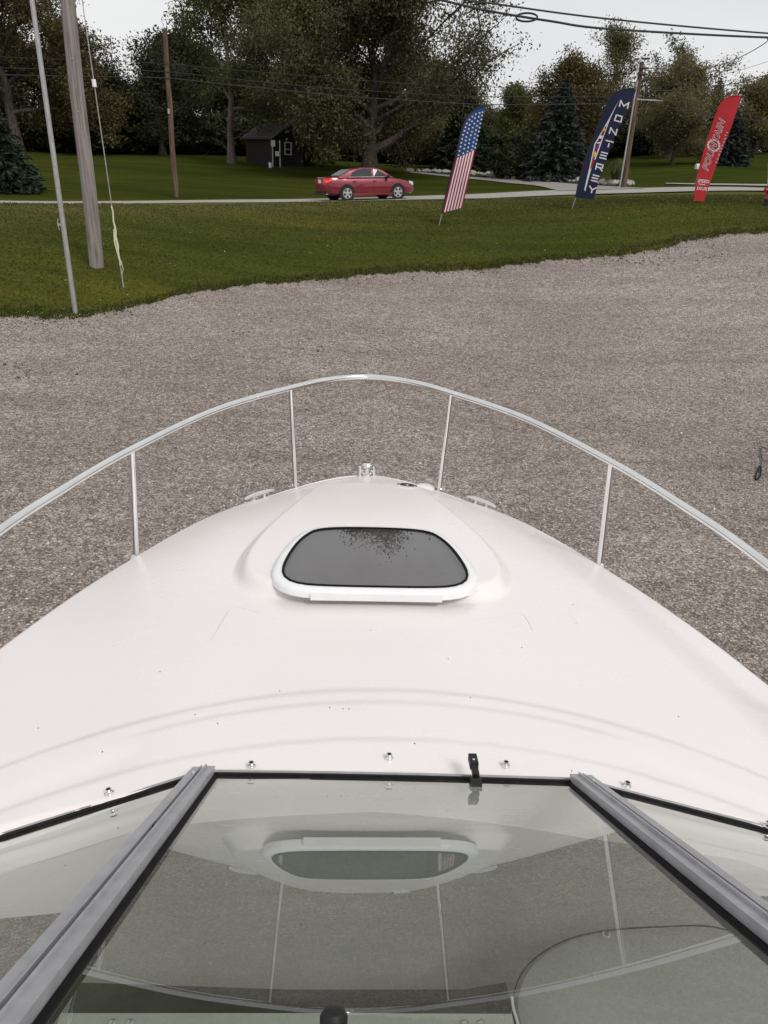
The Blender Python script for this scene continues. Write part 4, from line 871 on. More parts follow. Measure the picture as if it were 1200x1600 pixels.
_b = LITRED.node_tree.nodes['Principled BSDF']; _b.inputs['Emission Color'].default_value = (1, .06, .05, 1); _b.inputs['Emission Strength'].default_value = .25
cc = gp(572, 38.3, 305); ca_ = (NEAR[0](cc[0]+3)+FAR[0](cc[0]+3)-NEAR[0](cc[0]-3)-FAR[0](cc[0]-3))/2/6
cy_ = .46*float(NEAR[0](cc[0]))+.54*float(FAR[0](cc[0])); hd = math.atan(ca_)+R(3)
cpos = np.array([cc[0], cy_, gz(cc[0], cy_)+.03]); car = thing('sedan', 'red four-door sedan driving along the road', 'car', cpos, rz=hd)
cf_ = np.array([math.cos(hd), math.sin(hd)]); zf_, zr_ = gz(*(cpos[:2]+cf_*1.36)), gz(*(cpos[:2]-cf_*1.36)); zl_ = gz(*(cpos[:2]+np.array([-cf_[1], cf_[0]])*.75)); zrt = gz(*(cpos[:2]-np.array([-cf_[1], cf_[0]])*.75))
car.rotation_euler = (math.atan2(zl_-zrt, 1.5), -math.atan2(zf_-zr_, 2.72), hd); cpos[2] = (zf_+zr_)/2+.035; car.location = tuple(cpos)
xx = [-2.42, -2.40, -2.30, -2.05, -1.85, -1.45, -1.0, -.55, 0, .45, .85, 1.25, 1.6, 1.95, 2.2, 2.36, 2.42]
low = pchip([-2.42, -2.2, -1.8, 1.9, 2.25, 2.42], [.42, .30, .22, .22, .26, .40]); 
hgt = pchip([-2.42, -2.38, -2.25, -1.9, -1.55, 1.0, 1.5, 2.0, 2.3, 2.42], [.72, .98, 1.03, 1.045, 1.01, .98, .93, .82, .70, .56])
wid = pchip([-2.42, -2.3, -1.9, -1, 0, 1, 1.8, 2.2, 2.42], [.66, .80, .885, .915, .92, .915, .88, .78, .58])
xx = sorted(set(list(np.linspace(-2.4, 2.4, 45))+xx)); m = MB(); K = 9
for x in xx:
    w, z0, z1 = float(wid(x)), float(low(x)), float(hgt(x)); dzz = z1-z0
    hp = [(0, z0), (w*.80, z0), (w*.95, z0+dzz*.12), (w*1.0, z0+dzz*.38), (w*.995, z0+dzz*.62), (w*.965, z0+dzz*.80), (w*.90, z0+dzz*.95), (w*.70, z1), (0, z1+.015)]
    m.v += [(x, a, c) for a, c in hp]+[(x, -a, c) for a, c in hp[-2:0:-1]]
n = 16; nx = len(xx)
for i in range(nx-1):
    for k in range(n): m.f.append((i*n+k, i*n+(k+1) % n, (i+1)*n+(k+1) % n, (i+1)*n+k)); m.m.append(0)
m.f += [tuple(range(n)), tuple((nx-1)*n+k for k in range(n))]; m.m += [0, 0]
body = m.build('body', CARR, car, True)
# cabin: roof skin and pillars, then each window a pane of its own
rz_ = pchip([-1.75, -1.45, -1.0, -.5, 0, .35, .85, 1.15], [1.02, 1.16, 1.36, 1.435, 1.45, 1.42, 1.20, 1.0]); rw = pchip([1.0, 1.2, 1.36, 1.45], [.80, .73, .645, .56])
m = MB(); cxs = np.linspace(-1.75, 1.15, 34)
for x in cxs:
    zt = float(rz_(x)); pts = [(.86, .98)]+[(float(rw(z)) if z < 1.4 else .6, z) for z in np.linspace(1.0, max(1.005, zt-.03), 5)]+[(float(rw(zt))*.82, zt), (0, zt+.012)]
    m.v += [(x, a, c) for a, c in pts]+[(x, -a, c) for a, c in pts[-2::-1]]
n = 15
for i in range(33):
    for k in range(n-1): m.f.append((i*n+k, i*n+k+1, (i+1)*n+k+1, (i+1)*n+k)); m.m.append(0)
m.build('roof', CARR, car, True)
def side_y(z): return float(rw(z))+.004
def window(name, poly, sx):
    ss_ = [(x, sx*(float(rw(min(z, 1.42)))+.030), z) for x, z in poly]; return MB().prism(ss_, (0, -sx*.02, 0)).build(name, CARG, car)
for sx in (-1, 1):
    window('window', [(.10, 1.035), (.82, 1.03), (.62, 1.20), (.36, 1.335), (.12, 1.375)], sx); window('window', [(-1.12, 1.06), (.02, 1.04), (.02, 1.385), (-.45, 1.38), (-.82, 1.31), (-1.05, 1.20)], sx)
    MB().tube([(-1.2, sx*.86, 1.035), (-.2, sx*.86, 1.025), (.85, sx*.85, 1.01)], .014, 6).build('belt_trim', CHROME, car)
    m = MB(); m.box((.80, sx*.99, 1.03), (.12, .20, .13), mi=0, taper=.8); m.build('door_mirror', BLKPL, car)
    for x in (-.95, .12): MB().box((x, sx*.925, .85), (.16, .03, .03)).build('door_handle', CARR, car)
    m = MB()
    for x0 in (-1.05, .03, 1.05): m.tube([(x0, sx*(float(wid(x0))*1.0+.001), .42), (x0+.02, sx*(float(wid(x0))*.985+.002), .80)], .006, 5)
    m.build('door_gap', BLKPL, car)
    MB().box((0, sx*.905, .26), (2.6, .04, .10)).build('sill', CARR, car)
# windscreen and rear window
m = MB(); v = []
for x, w in ((-1.60, .60), (-1.40, .62), (-1.2, .60), (-1.02, .54)): v += [(x, -w, float(rz_(x))+.016), (x, w, float(rz_(x))+.016)]
m.add(v, [(2*i, 2*i+1, 2*i+3, 2*i+2) for i in range(3)]); m.build('rear_window', mat('pale_car_glass', (.30, .34, .37), .05, build=b_speck((.28, .32, .35), (.33, .37, .4), 2, 0)), car)
v = []
for x, w in ((.45, .56), (.7, .62), (.9, .66), (1.08, .7)): v += [(x, -w, float(rz_(x))+.016), (x, w, float(rz_(x))+.016)]
MB().add(v, [(2*i, 2*i+1, 2*i+3, 2*i+2) for i in range(3)]).build('windscreen', CARG, car)
for x in (-1.36, 1.36):
    for sx in (-1, 1):
        m = MB().lathe((x, sx*(.915 if abs(x) < 2 else .9), .335), [(.395, -.02), (.395, .004)], 28, axis=(0, sx, 0)); m.build('wheel_arch', BLKPL, car)
        wh = MB().lathe((x, sx*.72, .315), [(.25, 0), (.31, .015), (.325, .05), (.325, .17), (.31, .205), (.235, .212)], 30, axis=(0, sx, 0)).build('wheel', TYRE, car, True)
        m = MB().lathe((x, sx*.925, .315), [(.232, 0), (.232, .012), (.205, .012), (.20, .002)], 28, axis=(0, sx, 0)); c = np.array([x, sx*.930, .315])
        for k in range(5):
            a = 2*math.pi*k/5+.3; d_ = np.array([math.cos(a), 0, math.sin(a)]); t_ = np.array([-math.sin(a), 0, math.cos(a)]); m.add([c+d_*.03-t_*.035, c+d_*.03+t_*.035, c+d_*.215+t_*.055, c+d_*.215-t_*.055]+[q+np.array([0, sx*.012, 0]) for q in (c+d_*.03-t_*.035, c+d_*.03+t_*.035, c+d_*.215+t_*.055, c+d_*.215-t_*.055)], [(3, 2, 1, 0), (4, 5, 6, 7), (0, 1, 5, 4), (1, 2, 6, 5), (2, 3, 7, 6), (3, 0, 4, 7)])
        m.lathe(c, [(.06, 0), (.055, .018), (.02, .02)], 14, axis=(0, sx, 0)); m.build('rim', RIM, wh)
for sx in (-1, 1):
    m = MB(); v = [(-2.415, sx*.50, .80), (-2.415, sx*.50, .96), (-2.34, sx*.74, .97), (-2.15, sx*.85, .95), (-2.12, sx*.862, .86), (-2.34, sx*.78, .79)]; m.prism(v, (-.03, sx*.028, 0)); m.build('tail_light', LITRED if sx < 0 else TAIL, car)
    m = MB(); v = [(2.36, sx*.50, .66), (2.30, sx*.62, .76), (2.02, sx*.80, .80), (2.05, sx*.83, .68), (2.30, sx*.68, .60)]; m.prism(v, (.03, sx*.02, .02)); m.build('headlight', CHROME, car)
MB().box((-2.425, 0, .86), (.02, .34, .17)).build('number_plate', CWHITE, car); MB().box((-2.40, 0, .36), (.06, 1.3, .16)).build('rear_valance', BLKPL, car)
MB().box((-2.425, 0, .965), (.025, .9, .025)).build('boot_trim', CHROME, car); MB().tube([(-2.45, -.5, .30), (-2.2, -.5, .30)], .035, 10).build('exhaust', CHROME, car)
MB().box((0, 0, .26), (4.2, 1.3, .10)).build('underbody', BLKPL, car)

# ------------------------------------------------------------------ hydrant, mailbox, cord
hyd = MATS.get('x') or mat('hydrant_red', (.38, .02, .03), .4, build=b_speck((.33, .016, .025), (.43, .028, .04), 12, .1))
b = gp(1198, 33.0, 319); fh = thing('fire_hydrant', 'red fire hydrant with black base at the right edge', 'fire hydrant', b)
MB().lathe((0, 0, 0), [(.15, -.05), (.15, .05), (.11, .08), (.11, .20)], 18).build('base', BLKPL, fh, True)
MB().lathe((0, 0, 0), [(.10, .20), (.135, .21), (.135, .25), (.11, .27), (.11, .62), (.14, .64), (.14, .68)], 18).build('barrel', hyd, fh, True)
MB().lathe((0, 0, 0), [(.145, .68), (.14, .72), (.12, .80), (.08, .86), (.04, .88), (.035, .94), (.01, .95)], 18).build('bonnet', hyd, fh, True)
for ax in ((-1, 0, 0), (1, 0, 0), (0, -1, 0)): MB().lathe((0, 0, .52), [(.07, .08), (.07, .14), (.085, .14), (.085, .20), (.03, .21), (.028, .24)], 14, axis=ax).build('outlet_cap', hyd, fh, True)
MB().tube([(-.14, 0, .66), (-.21, 0, 1.0), (-.33, 0, 1.45)], [.010, .010, .007], 6).build('marker_rod', YELLOW, fh, True)
b = gp(1086, 53, 298); mbx = thing('mailbox', 'pale mailbox on a post behind the red flag', 'mailbox', b)
MB().box((0, 0, .42), (.12, .12, .96)).build('post', GALV, mbx)
pf = [(-.20+0, 0, .92)]+[(-.20, .15*math.cos(a), 1.08+.13*math.sin(a)) for a in np.linspace(0, math.pi, 9)]
MB().prism([(-.27, -.16, .90), (-.27, .16, .90)]+[(-.27, .16*math.cos(a), 1.06+.14*math.sin(a)) for a in np.linspace(0, math.pi, 9)], (.54, 0, 0)).build('box', mat('pale_paint', (.62, .62, .6), .5, build=b_speck((.55, .55, .53), (.66, .66, .64), 6, .03)), mbx)
MB().box((.275, 0, 1.04), (.02, .28, .24)).build('door', MATS['pale_paint'], mbx)
P = [G(a, b_)+np.array([0, 0, .03]) for a, b_ in ((1225, 716), (1203, 707), (1190, 702), (1188, 712), (1190, 722), (1187, 732))]; c0 = P[0].copy()
cord = thing('strap_cord', 'dark cord with an end loop lying on the gravel at right edge', 'cord', c0-[0, 0, .03]); P = local(cord, P)
MB().tube(catmull(P, 6), .008, 6).build('cord', mat('dark_green_cord', (.012, .03, .025), .7, build=b_speck((.01, .022, .018), (.02, .04, .034), 30, .1)), cord, True)
P = local(cord, [G(a, b_)+np.array([0, 0, .03]) for a, b_ in ((1186, 733), (1182, 741), (1179, 750), (1182, 753), (1187, 746), (1188, 738))]); MB().tube(catmull(P, 6, True), .011, 6, closed=True).build('end_loop', RUBBER, cord, True)

# ------------------------------------------------------------------ shed, house, rocks
SIDING = mat('dark_shed_siding', rough=.9, build=b_wood((.010, .008, .007), (.020, .016, .014), (.032, .026, .023), .3)); SHING = mat('grey_brown_shingle', (.06, .05, .052), .9, build=b_speck((.045, .038, .04), (.085, .072, .074), 7, .4))
WPAINT = mat('white_paint', (.6, .6, .58), .5, build=b_speck((.5, .5, .48), (.66, .66, .64), 6, .05)); PANE = mat('dark_pane', (.02, .022, .025), .05, build=b_speck((.016, .018, .02), (.03, .032, .036), 2, 0))
b = gp(430, 70.5, 262); b[2] -= .1; shed = thing('shed', 'small dark brown shed with shingled roof and white window', 'shed', b, rz=R(-44)); shed.scale = (1.18, 1.18, 1.0)
m = MB(); gab = [(-1.45, 0), (1.45, 0), (1.45, 2.15), (0, 3.15), (-1.45, 2.15)]
m.prism([(-1.5, y, z) for y, z in gab], (3.0, 0, 0)); m.build('wall', SIDING, shed)
for i in range(11): MB().box((0, -1.46, .1+i*.19), (3.04, .03, .165)).build('siding_plank', SIDING, shed)
def slope(y0, z0, y1, z1, name, th=.07):
    return MB().add([(-1.75, y0, z0), (1.8, y0, z0), (1.8, y1, z1), (-1.75, y1, z1), (-1.75, y0, z0-th), (1.8, y0, z0-th), (1.8, y1, z1-th), (-1.75, y1, z1-th)], [(0, 1, 2, 3), (7, 6, 5, 4), (0, 4, 5, 1), (1, 5, 6, 2), (2, 6, 7, 3), (3, 7, 4, 0)]).build(name, SHING, shed)
rf_ = slope(-1.75, 2.05, .02, 3.28, 'roof'); slope(-.02, 3.28, 1.5, 2.30, 'roof'); slope(1.48, 2.30, 3.5, 1.75, 'lean_to_roof')
for i in range(6):
    t_ = i/6; y0, z0 = -1.75+1.77*t_, 2.05+1.23*t_; m = MB(); m.box((0.02, y0+.05, z0+.055), (3.5, .05, .03)); m.build('shingle_course', SHING, shed)
for x in (-1.5, 1.6): MB().box((x, 3.3, .88), (.10, .10, 1.76)).build('post', SIDING, shed)
wn_ = MB()
for y, z, sy, sz in ((-.05, 1.86, .62, .09), (-.05, 1.34, .56, .06), (-.05, .95, .62, .09), (-.34, 1.4, .08, 1.0), (.24, 1.4, .08, 1.0)): wn_.box((1.53, y, z-.02), (.05, sy, sz))
wf = wn_.build('window_frame', WPAINT, shed); MB().box((1.512, -.05, 1.4), (.015, .52, .86)).build('pane', PANE, wf)
b = G(430.5, 261); mt_ = thing('utility_meter', 'pale electric meter boxes on a post beside the shed', 'meter', b+[0, -.25, 0])
MB().tube([(-.18, 0, -.1), (-.18, 0, 1.9)], .05, 8).build('post', GALV, mt_); MB().tube([(.42, 0, -.1), (.42, 0, 2.0)], .055, 8).build('post', GALV, mt_)
MB().box((-.12, -.08, 1.75), (.34, .14, .46)).build('meter_box', GALV, mt_); MB().box((.20, -.06, 1.0), (.34, .12, .36)).build('junction_box', GALV, mt_)
b = G(422.5, 262); bk = thing('bucket', 'small white bucket on the grass in front of shed', 'bucket', b); MB().lathe((0, 0, 0), [(.12, -.02), (.15, .34), (.165, .34), (.165, .37), (.13, .37), (.11, .03)], 14).build('body', WHITEP, bk, True); MB().tube([(.16*math.cos(a), 0, .35+.12*math.sin(a)) for a in np.linspace(0, 3.14, 9)], .006, 5).build('handle', GALV, bk)
b = gp(520, 96, 240); b[2] -= .6; hs_ = thing('house', 'red brown house with white porch posts half hidden behind oak', 'house', b, rz=R(6))
BRK = mat('red_brown_siding', (.10, .035, .03), .85, build=b_speck((.08, .028, .024), (.13, .05, .04), 3, .1))
MB().box((0, 2.5, 1.3), (10, 6, 3.0)).build('wall', BRK, hs_)
m = MB(); m.prism([(-5.4, -2.0, 2.75), (-5.4, 2.5, 5.0), (-5.4, 6.2, 2.75)], (10.8, 0, 0)); m.build('roof', mat('pale_shingle', (.22, .21, .2), .9, build=b_speck((.17, .16, .155), (.27, .26, .25), 4, .3)), hs_)
for x in (-4.9, -2.4, 0, 2.4, 4.9): MB().box((x, -1.8, 1.3), (.20, .20, 3.0)).build('porch_post', WPAINT, hs_)
MB().box((0, -1.2, .02), (10, 1.4, .5)).build('porch_floor', WPAINT, hs_)
for x in (-3.4, -.8, 3.6):
    fr = MB().box((x, -.52, 1.55), (1.2, .06, 1.4)).build('window_frame', WPAINT, hs_); MB().box((x, -.56, 1.55), (1.0, .03, 1.2)).build('pane', PANE, fr)
MB().box((1.6, -.53, 1.2), (1.0, .06, 2.1)).build('door', WPAINT, hs_)
def rock_mesh(seed):
    r_ = random.Random(seed); m = MB(); rows = 4; n = 8
    for i in range(rows+1):
        for k in range(n):
            a = 6.283*k/n; ph = math.pi*i/rows; q = .8+.4*r_.random(); m.v.append((q*math.sin(ph)*math.cos(a), q*math.sin(ph)*math.sin(a)*.8, .62*q*math.cos(ph)))
    for i in range(rows):
        for k in range(n): m.f.append((i*n+k, i*n+(k+1) % n, (i+1)*n+(k+1) % n, (i+1)*n+k)); m.m.append(0)
    o = m.build('rock', ROCK); me = o.data; bpy.data.objects.remove(o); return me
RM = [rock_mesh(i) for i in range(6)]
def rock_border(label, pts, n, size, jit):
    P = catmull([G(*p) for p in pts], 20); c = P[len(P)//2]; root = thing('rock_border', label, 'rocks', c, 'rock edgings of the planting beds'); r_ = random.Random(n)
    for i in range(n):
        q = P[int(i/n*(len(P)-1))]; x, y = q[0]+r_.uniform(-jit, jit), q[1]+r_.uniform(-jit, jit)*1.5; s = size*r_.uniform(.6, 1.35)
        o = bpy.data.objects.new('rock', RM[i % 6]); col.objects.link(o); o.parent = root; o.location = (x-c[0], y-c[1], gz(x, y)+s*.25-c[2]); o.scale = (s, s, s); o.rotation_euler = (0, 0, r_.uniform(0, 6))
rock_border('row of pale fieldstones edging the bed below the blue spruce', [(772, 276), (800, 279), (840, 280.5), (880, 282), (905, 284)], 80, .27, .5)
rock_border('short row of pale boulders around ornamental grass by driveway', [(932, 288), (950, 288), (968, 289), (984, 289)], 34, .27, .4)
rock_border('low dark rock edging in shade below the big oak', [(640, 268), (680, 269), (715, 271), (770, 274)], 44, .26, .6)

# ------------------------------------------------------------------ trees
def leaf_quads(C, size, rs, flat=.0, elong=1.0, droop=None):
    n = len(C); a = rs.normal(size=(n, 3)); a /= np.linalg.norm(a, axis=1)[:, None]
    if droop is not None: a = droop
    b_ = rs.normal(size=(n, 3)); b_ -= a*(a*b_).sum(1)[:, None]; b_ /= np.linalg.norm(b_, axis=1)[:, None]
    s = (size*(.6+.8*rs.random(n)))[:, None]
    V = np.stack([C-a*s*elong, C+b_*s*.5, C+a*s*elong, C-b_*s*.5], 1)
    return V.reshape(-1, 3), np.arange(4*n).reshape(-1, 4)
def make_tree(name, label, base, height, spread, trunk_r, seed, leaves, leafsize, kind, bark=None, crown0=.28, limbs=13, top=1.0, sub=6, twig=4, puff=.55, bare=0.0, group=None, lean=0.0, rise=1.0, fork=None, tap=.9):
    rs = np.random.default_rng(seed); root = thing(name, label, 'tree', base, group); bark = bark or BARK; m = MB(); tips = []
    th_ = height*.80*top; n = 9
    tp = [np.array([lean*height*(k/8)**1.5+rs.normal()*.012*height*(k > 1), rs.normal()*.012*height*(k > 1), th_*k/8]) for k in range(n)]; tp[0][2] = -.3
    tr_ = [trunk_r*(1.45 if k == 0 else 1)*(1-.90*(k/8)**tap)+.03 for k in range(n)]; m.tube(catmull(tp, 2), list(np.interp(np.linspace(0, 8, 17), range(9), tr_)), 10)
    def trunk_at(u): k = min(int(u*8), 7); f_ = u*8-k; return tp[k]*(1-f_)+tp[k+1]*f_, tr_[k]*(1-f_)+tr_[k+1]*f_
    def branch(p, d, L, r, up, k=5, wob=.13):
        P = [p]; q = p.copy(); dd = d.copy()
        for i in range(k):
            dd = dd+rs.normal(size=3)*wob+np.array([0, 0, up]); dd /= np.linalg.norm(dd); q = q+dd*L/k; P.append(q)
        m.tube(P, [max(.012, r*(1-.8*i/k)) for i in range(k+1)], 5 if r < .1 else 7, caps=False); return P, dd
    for i in range(limbs):
        u = crown0+(1-crown0)*((i+.5)/limbs)**.9*.98; p, r_ = trunk_at(min(u, .99)); az = i*2.4+rs.uniform(-.4, .4); hrel = (u-crown0)/(1-crown0)
        env = math.sin(math.pi*min(.97, .22+.70*hrel))**.8; L = spread*env*rs.uniform(.8, 1.1)*(1.0 if hrel < .8 else .8); el = .15+.95*hrel*rise+rs.uniform(-.12, .18)
        d = np.array([math.cos(az)*math.cos(el), math.sin(az)*math.cos(el), math.sin(el)]); rl = min(r_*.7, trunk_r*.5)*(1-.35*hrel)
        P, _ = branch(p, d, L, rl, .05, 6)
        for j in range(sub):
            k = rs.integers(2, 7); q = P[k]; dv = (P[k]-P[k-1]); dv /= np.linalg.norm(dv); dv = dv+rs.normal(size=3)*.65; dv /= np.linalg.norm(dv); L2 = L*rs.uniform(.28, .5)
            P2_, _ = branch(q, dv, L2, rl*.38, .03, 4)
            for w in range(twig):
                k2 = rs.integers(1, 5); d3_ = rs.normal(size=3); d3_ /= np.linalg.norm(d3_); P3_, _ = branch(P2_[k2], d3_+np.array([0, 0, .15]), L2*rs.uniform(.3, .55), max(.014, rl*.12), .0, 3)
                tips += [(P3_[1], 1.0), (P3_[2], 1.0), (P3_[3], 1.0)]
            tips.append((P2_[4], 1.2))
    m.build('trunk', bark, root, True)
    T = np.array([t_[0] for t_ in tips])
    if bare: keep = rs.random(len(T)) > bare*smooth(-.3, .5, T[:, 0]/spread) if bare > 0 else rs.random(len(T)) > -bare; T = T[keep] if keep.any() else T
    C = T[rs.integers(0, len(T), leaves)]; clus = rs.random(len(T)); ids = rs.integers(0, len(T), leaves); C = T[ids]+rs.normal(size=(leaves, 3))*puff*np.array([1, 1, .7])
    C = C[C[:, 2] > height*crown0*.35]; ids = ids[:len(C)]
    V, F_ = leaf_quads(C, leafsize, rs); tint = np.clip(.80*clus[ids]+.20*rs.random(len(C)), 0, 1)
    npmesh('crown', V, F_, LEAF[kind], root, attr=tint); return root
def make_spruce(name, label, base, height, radius, seed, kind, group='spruces', dens=1.0):
    rs = np.random.default_rng(seed); root = thing(name, label, 'tree', base, group); MB().tube([(0, 0, -.2), (0, 0, height*.5), (0, 0, height*.97)], [.035*height**.9*.6, .12, .02], 8).build('trunk', BARK, root, True)
    Cs = []; Ds = []; tn = []; nl = int(34*dens)
    for i in range(nl):
        u = i/(nl-1); z = height*(.03+.95*u); rr_ = radius*(1-u)**.82*(.9+.2*rs.random())+.08; nb = max(5, int(20*(1-u)+5))
        for k in range(nb):
            a = 6.283*k/nb+rs.random()*.5+i; L = rr_*rs.uniform(.75, 1.12); ns = max(6, int(30*L/radius*1.6)+4); s = rs.random(ns)**.6*L; br = rs.random()
            dz = -.30*s*(1-u*.9)+.12*s*s/radius; w = .16*(L-s*.6)
            off = rs.normal(size=(ns, 2))*w[:, None]*.5
            C = np.stack([np.cos(a)*s-np.sin(a)*off[:, 0], np.sin(a)*s+np.cos(a)*off[:, 0], z+dz+off[:, 1]*.25], -1); Cs.append(C)
            D_ = np.stack([np.cos(a)*np.ones(ns)+rs.normal(size=ns)*.5, np.sin(a)*np.ones(ns)+rs.normal(size=ns)*.5, -.25+rs.normal(size=ns)*.3], -1); Ds.append(D_/np.linalg.norm(D_, axis=1)[:, None]); tn.append(np.clip(.35*br+.65*rs.random(ns), 0, 1))
    C = np.concatenate(Cs); V, F_ = leaf_quads(C, radius*.060, rs, elong=1.7, droop=np.concatenate(Ds)); npmesh('crown', V, F_, LEAF[kind], root, attr=np.concatenate(tn)); return root
def make_bush(name, label, base, w, h, seed, kind, leaves=3500, size=.13, cat='bush', group=None):
    rs = np.random.default_rng(seed); root = thing(name, label, cat, base, group); m = MB()
    for k in range(6): a = k*1.05; m.tube([(0, 0, -.1), (w*.2*math.cos(a), w*.2*math.sin(a), h*.4), (w*.36*math.cos(a), w*.36*math.sin(a), h*.75)], [.05, .035, .012], 5)
    m.build('stem', BARK, root)
    d = rs.normal(size=(leaves, 3)); d /= np.linalg.norm(d, axis=1)[:, None]; r_ = (.55+.5*rs.random(leaves)**.5)*(1+.16*np.sin(d[:, 0]*7+seed)*np.sin(d[:, 1]*6)+.12*np.sin(d[:, 2]*9+d[:, 0]*4)); C = d*r_[:, None]*np.array([w/2, w/2, h*.52])+[0, 0, h*.5]; C = C[C[:, 2] > .0]
    V, F_ = leaf_quads(C, size, rs); npmesh('crown', V, F_, LEAF[kind], root, attr=np.clip(rs.random(len(C)), 0, 1)); return root
def px_h(D, pxs): return pxs*D/FPX
def dup(o, loc, sc, rz, label=None, group=None):
    r = o.copy(); col.objects.link(r); r.location = tuple(map(float, loc)); r.scale = sc; r.rotation_euler = (0, 0, rz)
    if label: r['label'] = label
    if group: r['group'] = group
    for ch in list(o.children): c_ = ch.copy(); col.objects.link(c_); c_.parent = r
    return r
# the big oak and its neighbours
make_tree('oak_tree', 'huge dark spreading oak with gnarled limbs behind the red car', gp(578, 63, 262), 12.0, 9.6, .78, 11, 170000, 0.105, 'oak', crown0=.15, limbs=24, sub=8, twig=5, puff=.62, bare=.6, group='broadleaf trees', rise=.95, tap=.5)
make_tree('leafy_tree', 'airy green tree with pale trunk left of the oak', gp(362, 69, 252), 15.2, 5.2, .30, 23, 27000, 0.112, 'green', BARKP, crown0=.30, limbs=15, puff=.50, group='broadleaf trees', rise=1.15)
make_tree('leafy_tree', 'yellowing tree rising behind the small dark shed', gp(445, 76, 250), 13.9, 5.0, .40, 31, 42000, 0.118, 'olive', crown0=.16, limbs=14, puff=.6, group='broadleaf trees')
make_tree('leafy_tree', 'brownish tree filling the top left corner', gp(30, 80, 247), 16.4, 6.4, .5, 41, 33750, 0.124, 'rust', crown0=.2, limbs=16, puff=.55, group='broadleaf trees')
make_tree('leafy_tree', 'rust tinted tree just right of the thick pole', gp(132, 78, 247), 11.2, 4.0, .4, 43, 29250, 0.112, 'rust', crown0=.15, limbs=14, puff=.5, group='broadleaf trees')
make_tree('leafy_tree', 'low dark green tree behind the brown lawn pole', gp(255, 86, 247), 7.4, 5.5, .4, 47, 33750, 0.124, 'dark', crown0=.12, limbs=14, puff=.6, group='broadleaf trees')
make_tree('leafy_tree', 'olive leaved tree between the oak and starred flag', gp(690, 80, 260), 6.6, 4.4, .35, 53, 27000, 0.118, 'olive', crown0=.12, limbs=13, puff=.55, group='broadleaf trees')
make_tree('leafy_tree', 'slim green tree seen right of the starred flag top', gp(795, 92, 262), 8.2, 2.9, .3, 59, 20250, 0.118, 'green', crown0=.1, limbs=13, puff=.5, group='broadleaf trees')
make_tree('leafy_tree', 'dense rounded dark tree behind the blue spruce', gp(880, 78, 265), 8.7, 3.7, .4, 61, 42750, 0.112, 'rust', crown0=.12, limbs=18, puff=.55, group='broadleaf trees')
make_tree('leafy_tree', 'tall thin yellowish tree above the navy flag', gp(940, 100, 262), 13.5, 4.2, .28, 67, 13500, 0.112, 'olive', crown0=.3, limbs=14, puff=.5, group='broadleaf trees', rise=1.25)
make_tree('leafy_tree', 'nearly bare tree with few leaves above driveway pole', gp(1028, 98, 262), 11.3, 4.0, .24, 71, 2925, 0.118, 'green', crown0=.35, limbs=12, puff=.35, bare=-.6, group='broadleaf trees', rise=1.25)
make_tree('leafy_tree', 'broad olive brown tree right of the driveway pole', gp(1040, 84, 262), 6.9, 4.6, .35, 73, 40500, 0.107, 'olive', crown0=.1, limbs=15, puff=.5, group='broadleaf trees')
make_tree('leafy_tree', 'golden green tree behind the red flag', gp(1175, 88, 250), 5.6, 3.9, .35, 79, 33750, 0.107, 'olive', crown0=.08, limbs=14, puff=.5, group='broadleaf trees')
make_tree('poplar_tree', 'upright dark poplar above the red flag at right', gp(1165, 112, 250), 9.4, 1.8, .2, 83, 9000, 0.118, 'dark', crown0=.35, limbs=14, puff=.4, group='broadleaf trees', rise=1.5)
make_tree('leafy_tree', 'small olive leaved tree on the lawn right of driveway', gp(1048, 74, 265), 4.6, 2.9, .16, 89, 20250, 0.095, 'olive', crown0=.2, limbs=12, puff=.4, group='broadleaf trees')
make_spruce('spruce_tree', 'large blue grey spruce behind the pale rock border', gp(866, 62, 275), 6.7, 2.7, 5, 'blue', dens=1.25)
make_spruce('spruce_tree', 'small blue grey spruce partly behind the red flag', gp(1134, 74, 262), 4.0, 1.9, 6, 'blue')
make_spruce('spruce_tree', 'dark green spruce at the left edge across the road', gp(-4, 43, 300), 4.6, 2.1, 8, 'needle')
make_spruce('spruce_tree', 'dark conifer in the shade behind the starred flag', gp(722, 72, 262), 7.0, 2.8, 9, 'needle')
make_spruce('spruce_tree', 'pointed dark conifer on the skyline left of red flag', gp(1100, 110, 250), 8.0, 2.6, 10, 'needle')
make_bush('round_bush', 'dark rounded bush left of the blue spruce', gp(797, 63, 272), 3.4, 2.3, 3, 'dark', group='garden bushes')
make_bush('round_bush', 'small dark bush beneath the oak branches', gp(745, 72, 265), 2.6, 2.0, 4, 'dark', 2500, group='garden bushes')
make_bush('round_bush', 'low olive bush in front of house porch', gp(508, 80, 250), 2.6, 1.6, 5, 'green', 2500, group='garden bushes')
make_bush('round_bush', 'dark shrub beside the posts of the shed lean-to', gp(478, 73, 258), 2.2, 2.0, 6, 'dark', 2500, group='garden bushes')
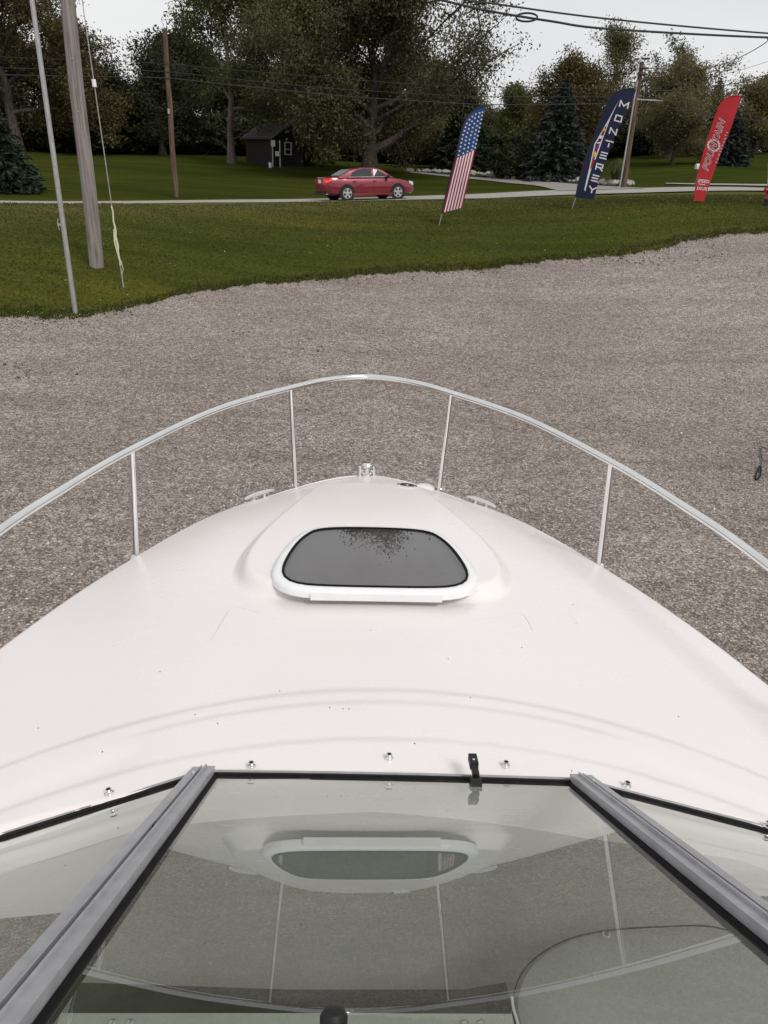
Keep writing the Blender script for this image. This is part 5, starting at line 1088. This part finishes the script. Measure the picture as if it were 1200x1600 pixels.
# ornamental grass
b = gp(962, 54.5, 284); og = thing('ornamental_grass', 'tuft of ornamental grass among boulders by driveway pole', 'plant', b); rs = np.random.default_rng(9); n = 900
a = rs.random(n)*6.28; q = rs.random(n)**.7; L = 1.1+.5*rs.random(n); wv = np.stack([-np.sin(a), np.cos(a), 0*a], -1)*.012; o3 = lambda r_, z_: np.stack([r_*np.cos(a), r_*np.sin(a), z_], -1)
p0, p1, p2 = o3(.2*q, 0*a), o3(.2*q+.35*q, L*(1-.12*q)), o3(.2*q+.85*q, L*(1-.55*q))
V = np.stack([p0-wv, p0+wv, p1+wv, p1-wv, p1+wv, p1-wv, p2-wv*.2, p2+wv*.2], 1)
npmesh('blades', V.reshape(-1, 3), np.arange(8*n).reshape(-1, 4), LEAF['green'], og, attr=np.repeat(rs.random(n), 2))
# woods behind: two more kinds, copied as individuals
wa = make_tree('woodland_tree', 'dark woodland tree in the shaded belt behind the lawn', gp(300, 100, 245), 11.5, 6.5, .4, 97, 26000, .18, 'dark', crown0=.06, limbs=16, puff=.75, group='woodland belt trees')
wb = make_tree('woodland_tree', 'dark woodland tree in the shaded belt behind the lawn', gp(620, 104, 245), 12, 6.8, .4, 101, 26000, .18, 'oak', crown0=.06, limbs=16, puff=.75, group='woodland belt trees')
rs_ = random.Random(5)
for i, (px, D, s, wh) in enumerate([(-60, 95, 1.1, 'beyond the left edge spruce'), (20, 100, 1.0, 'behind the top left corner tree'), (95, 96, .95, 'behind the thick grey pole'), (170, 100, .85, 'between thick pole and lawn pole'), (235, 104, .65, 'in the low skyline gap by lawn pole'), (350, 102, .9, 'behind the pale trunked tree'), (410, 98, .95, 'directly behind the shed'), (470, 106, 1.0, 'behind the yellowing tree'), (540, 100, 1.0, 'left behind the big oak trunk'), (690, 108, .68, 'behind the olive tree by starred flag'), (740, 104, .56, 'above the top of starred flag'), (775, 112, .6, 'between starred flag and blue spruce'), (840, 108, .62, 'left behind the blue spruce'), (910, 104, .60, 'left of the navy flag top'), (975, 108, .58, 'behind the navy flag top'), (1030, 112, .56, 'behind the driveway pole'), (1090, 118, .52, 'left behind the red flag'), (1150, 124, .50, 'right behind the red flag'), (1215, 118, .6, 'at the right edge'), (1270, 112, .7, 'beyond the right edge')]):
    dup(wa if i % 2 else wb, gp(px, D, 245), (s, s, s*.80*rs_.uniform(.92, 1.05)), rs_.uniform(0, 6.28), 'dark woodland tree '+wh)
wa['label'] = 'dark woodland tree above the middle of the far lawn'; wb['label'] = 'dark woodland tree right behind the big oak'
us = make_bush('understory_shrub', 'dark understory shrub below the woodland trees', gp(200, 88, 245), 7, 4.2, 15, 'dark', 5000, .28, 'shrub', 'understory shrubs')
for i, (px, D, s, wh) in enumerate([(-30, 86, 1.1, 'beyond the left edge'), (30, 88, 1, 'beside the left edge spruce'), (85, 85, .9, 'behind the thick grey pole'), (140, 87, 1.05, 'right of the thick grey pole'), (255, 90, 1.1, 'behind the brown lawn pole'), (305, 88, .9, 'left of the pale trunked tree'), (360, 92, 1.0, 'behind the pale trunk'), (410, 92, 1.1, 'behind the shed'), (560, 96, 1.1, 'left of the oak trunk by the house'), (610, 94, 1, 'right of the oak trunk'), (660, 92, .95, 'above the dark rock edging'), (710, 90, .9, 'behind the starred flag'), (765, 90, .9, 'behind the rounded bush'), (835, 88, 1.0, 'left of the blue spruce'), (905, 90, 1.0, 'behind the navy flag'), (960, 96, .9, 'behind the ornamental grass'), (1000, 92, .8, 'right of the driveway pole'), (1075, 104, .9, 'left of the red flag'), (1215, 104, 1.0, 'at the right edge')]):
    dup(us, gp(px, D, 245), (s, s, s*rs_.uniform(.7, 1.0)), rs_.uniform(0, 6.28), 'dark understory shrub '+wh)
us['label'] = 'dark understory shrub midway between the thick pole and lawn pole'
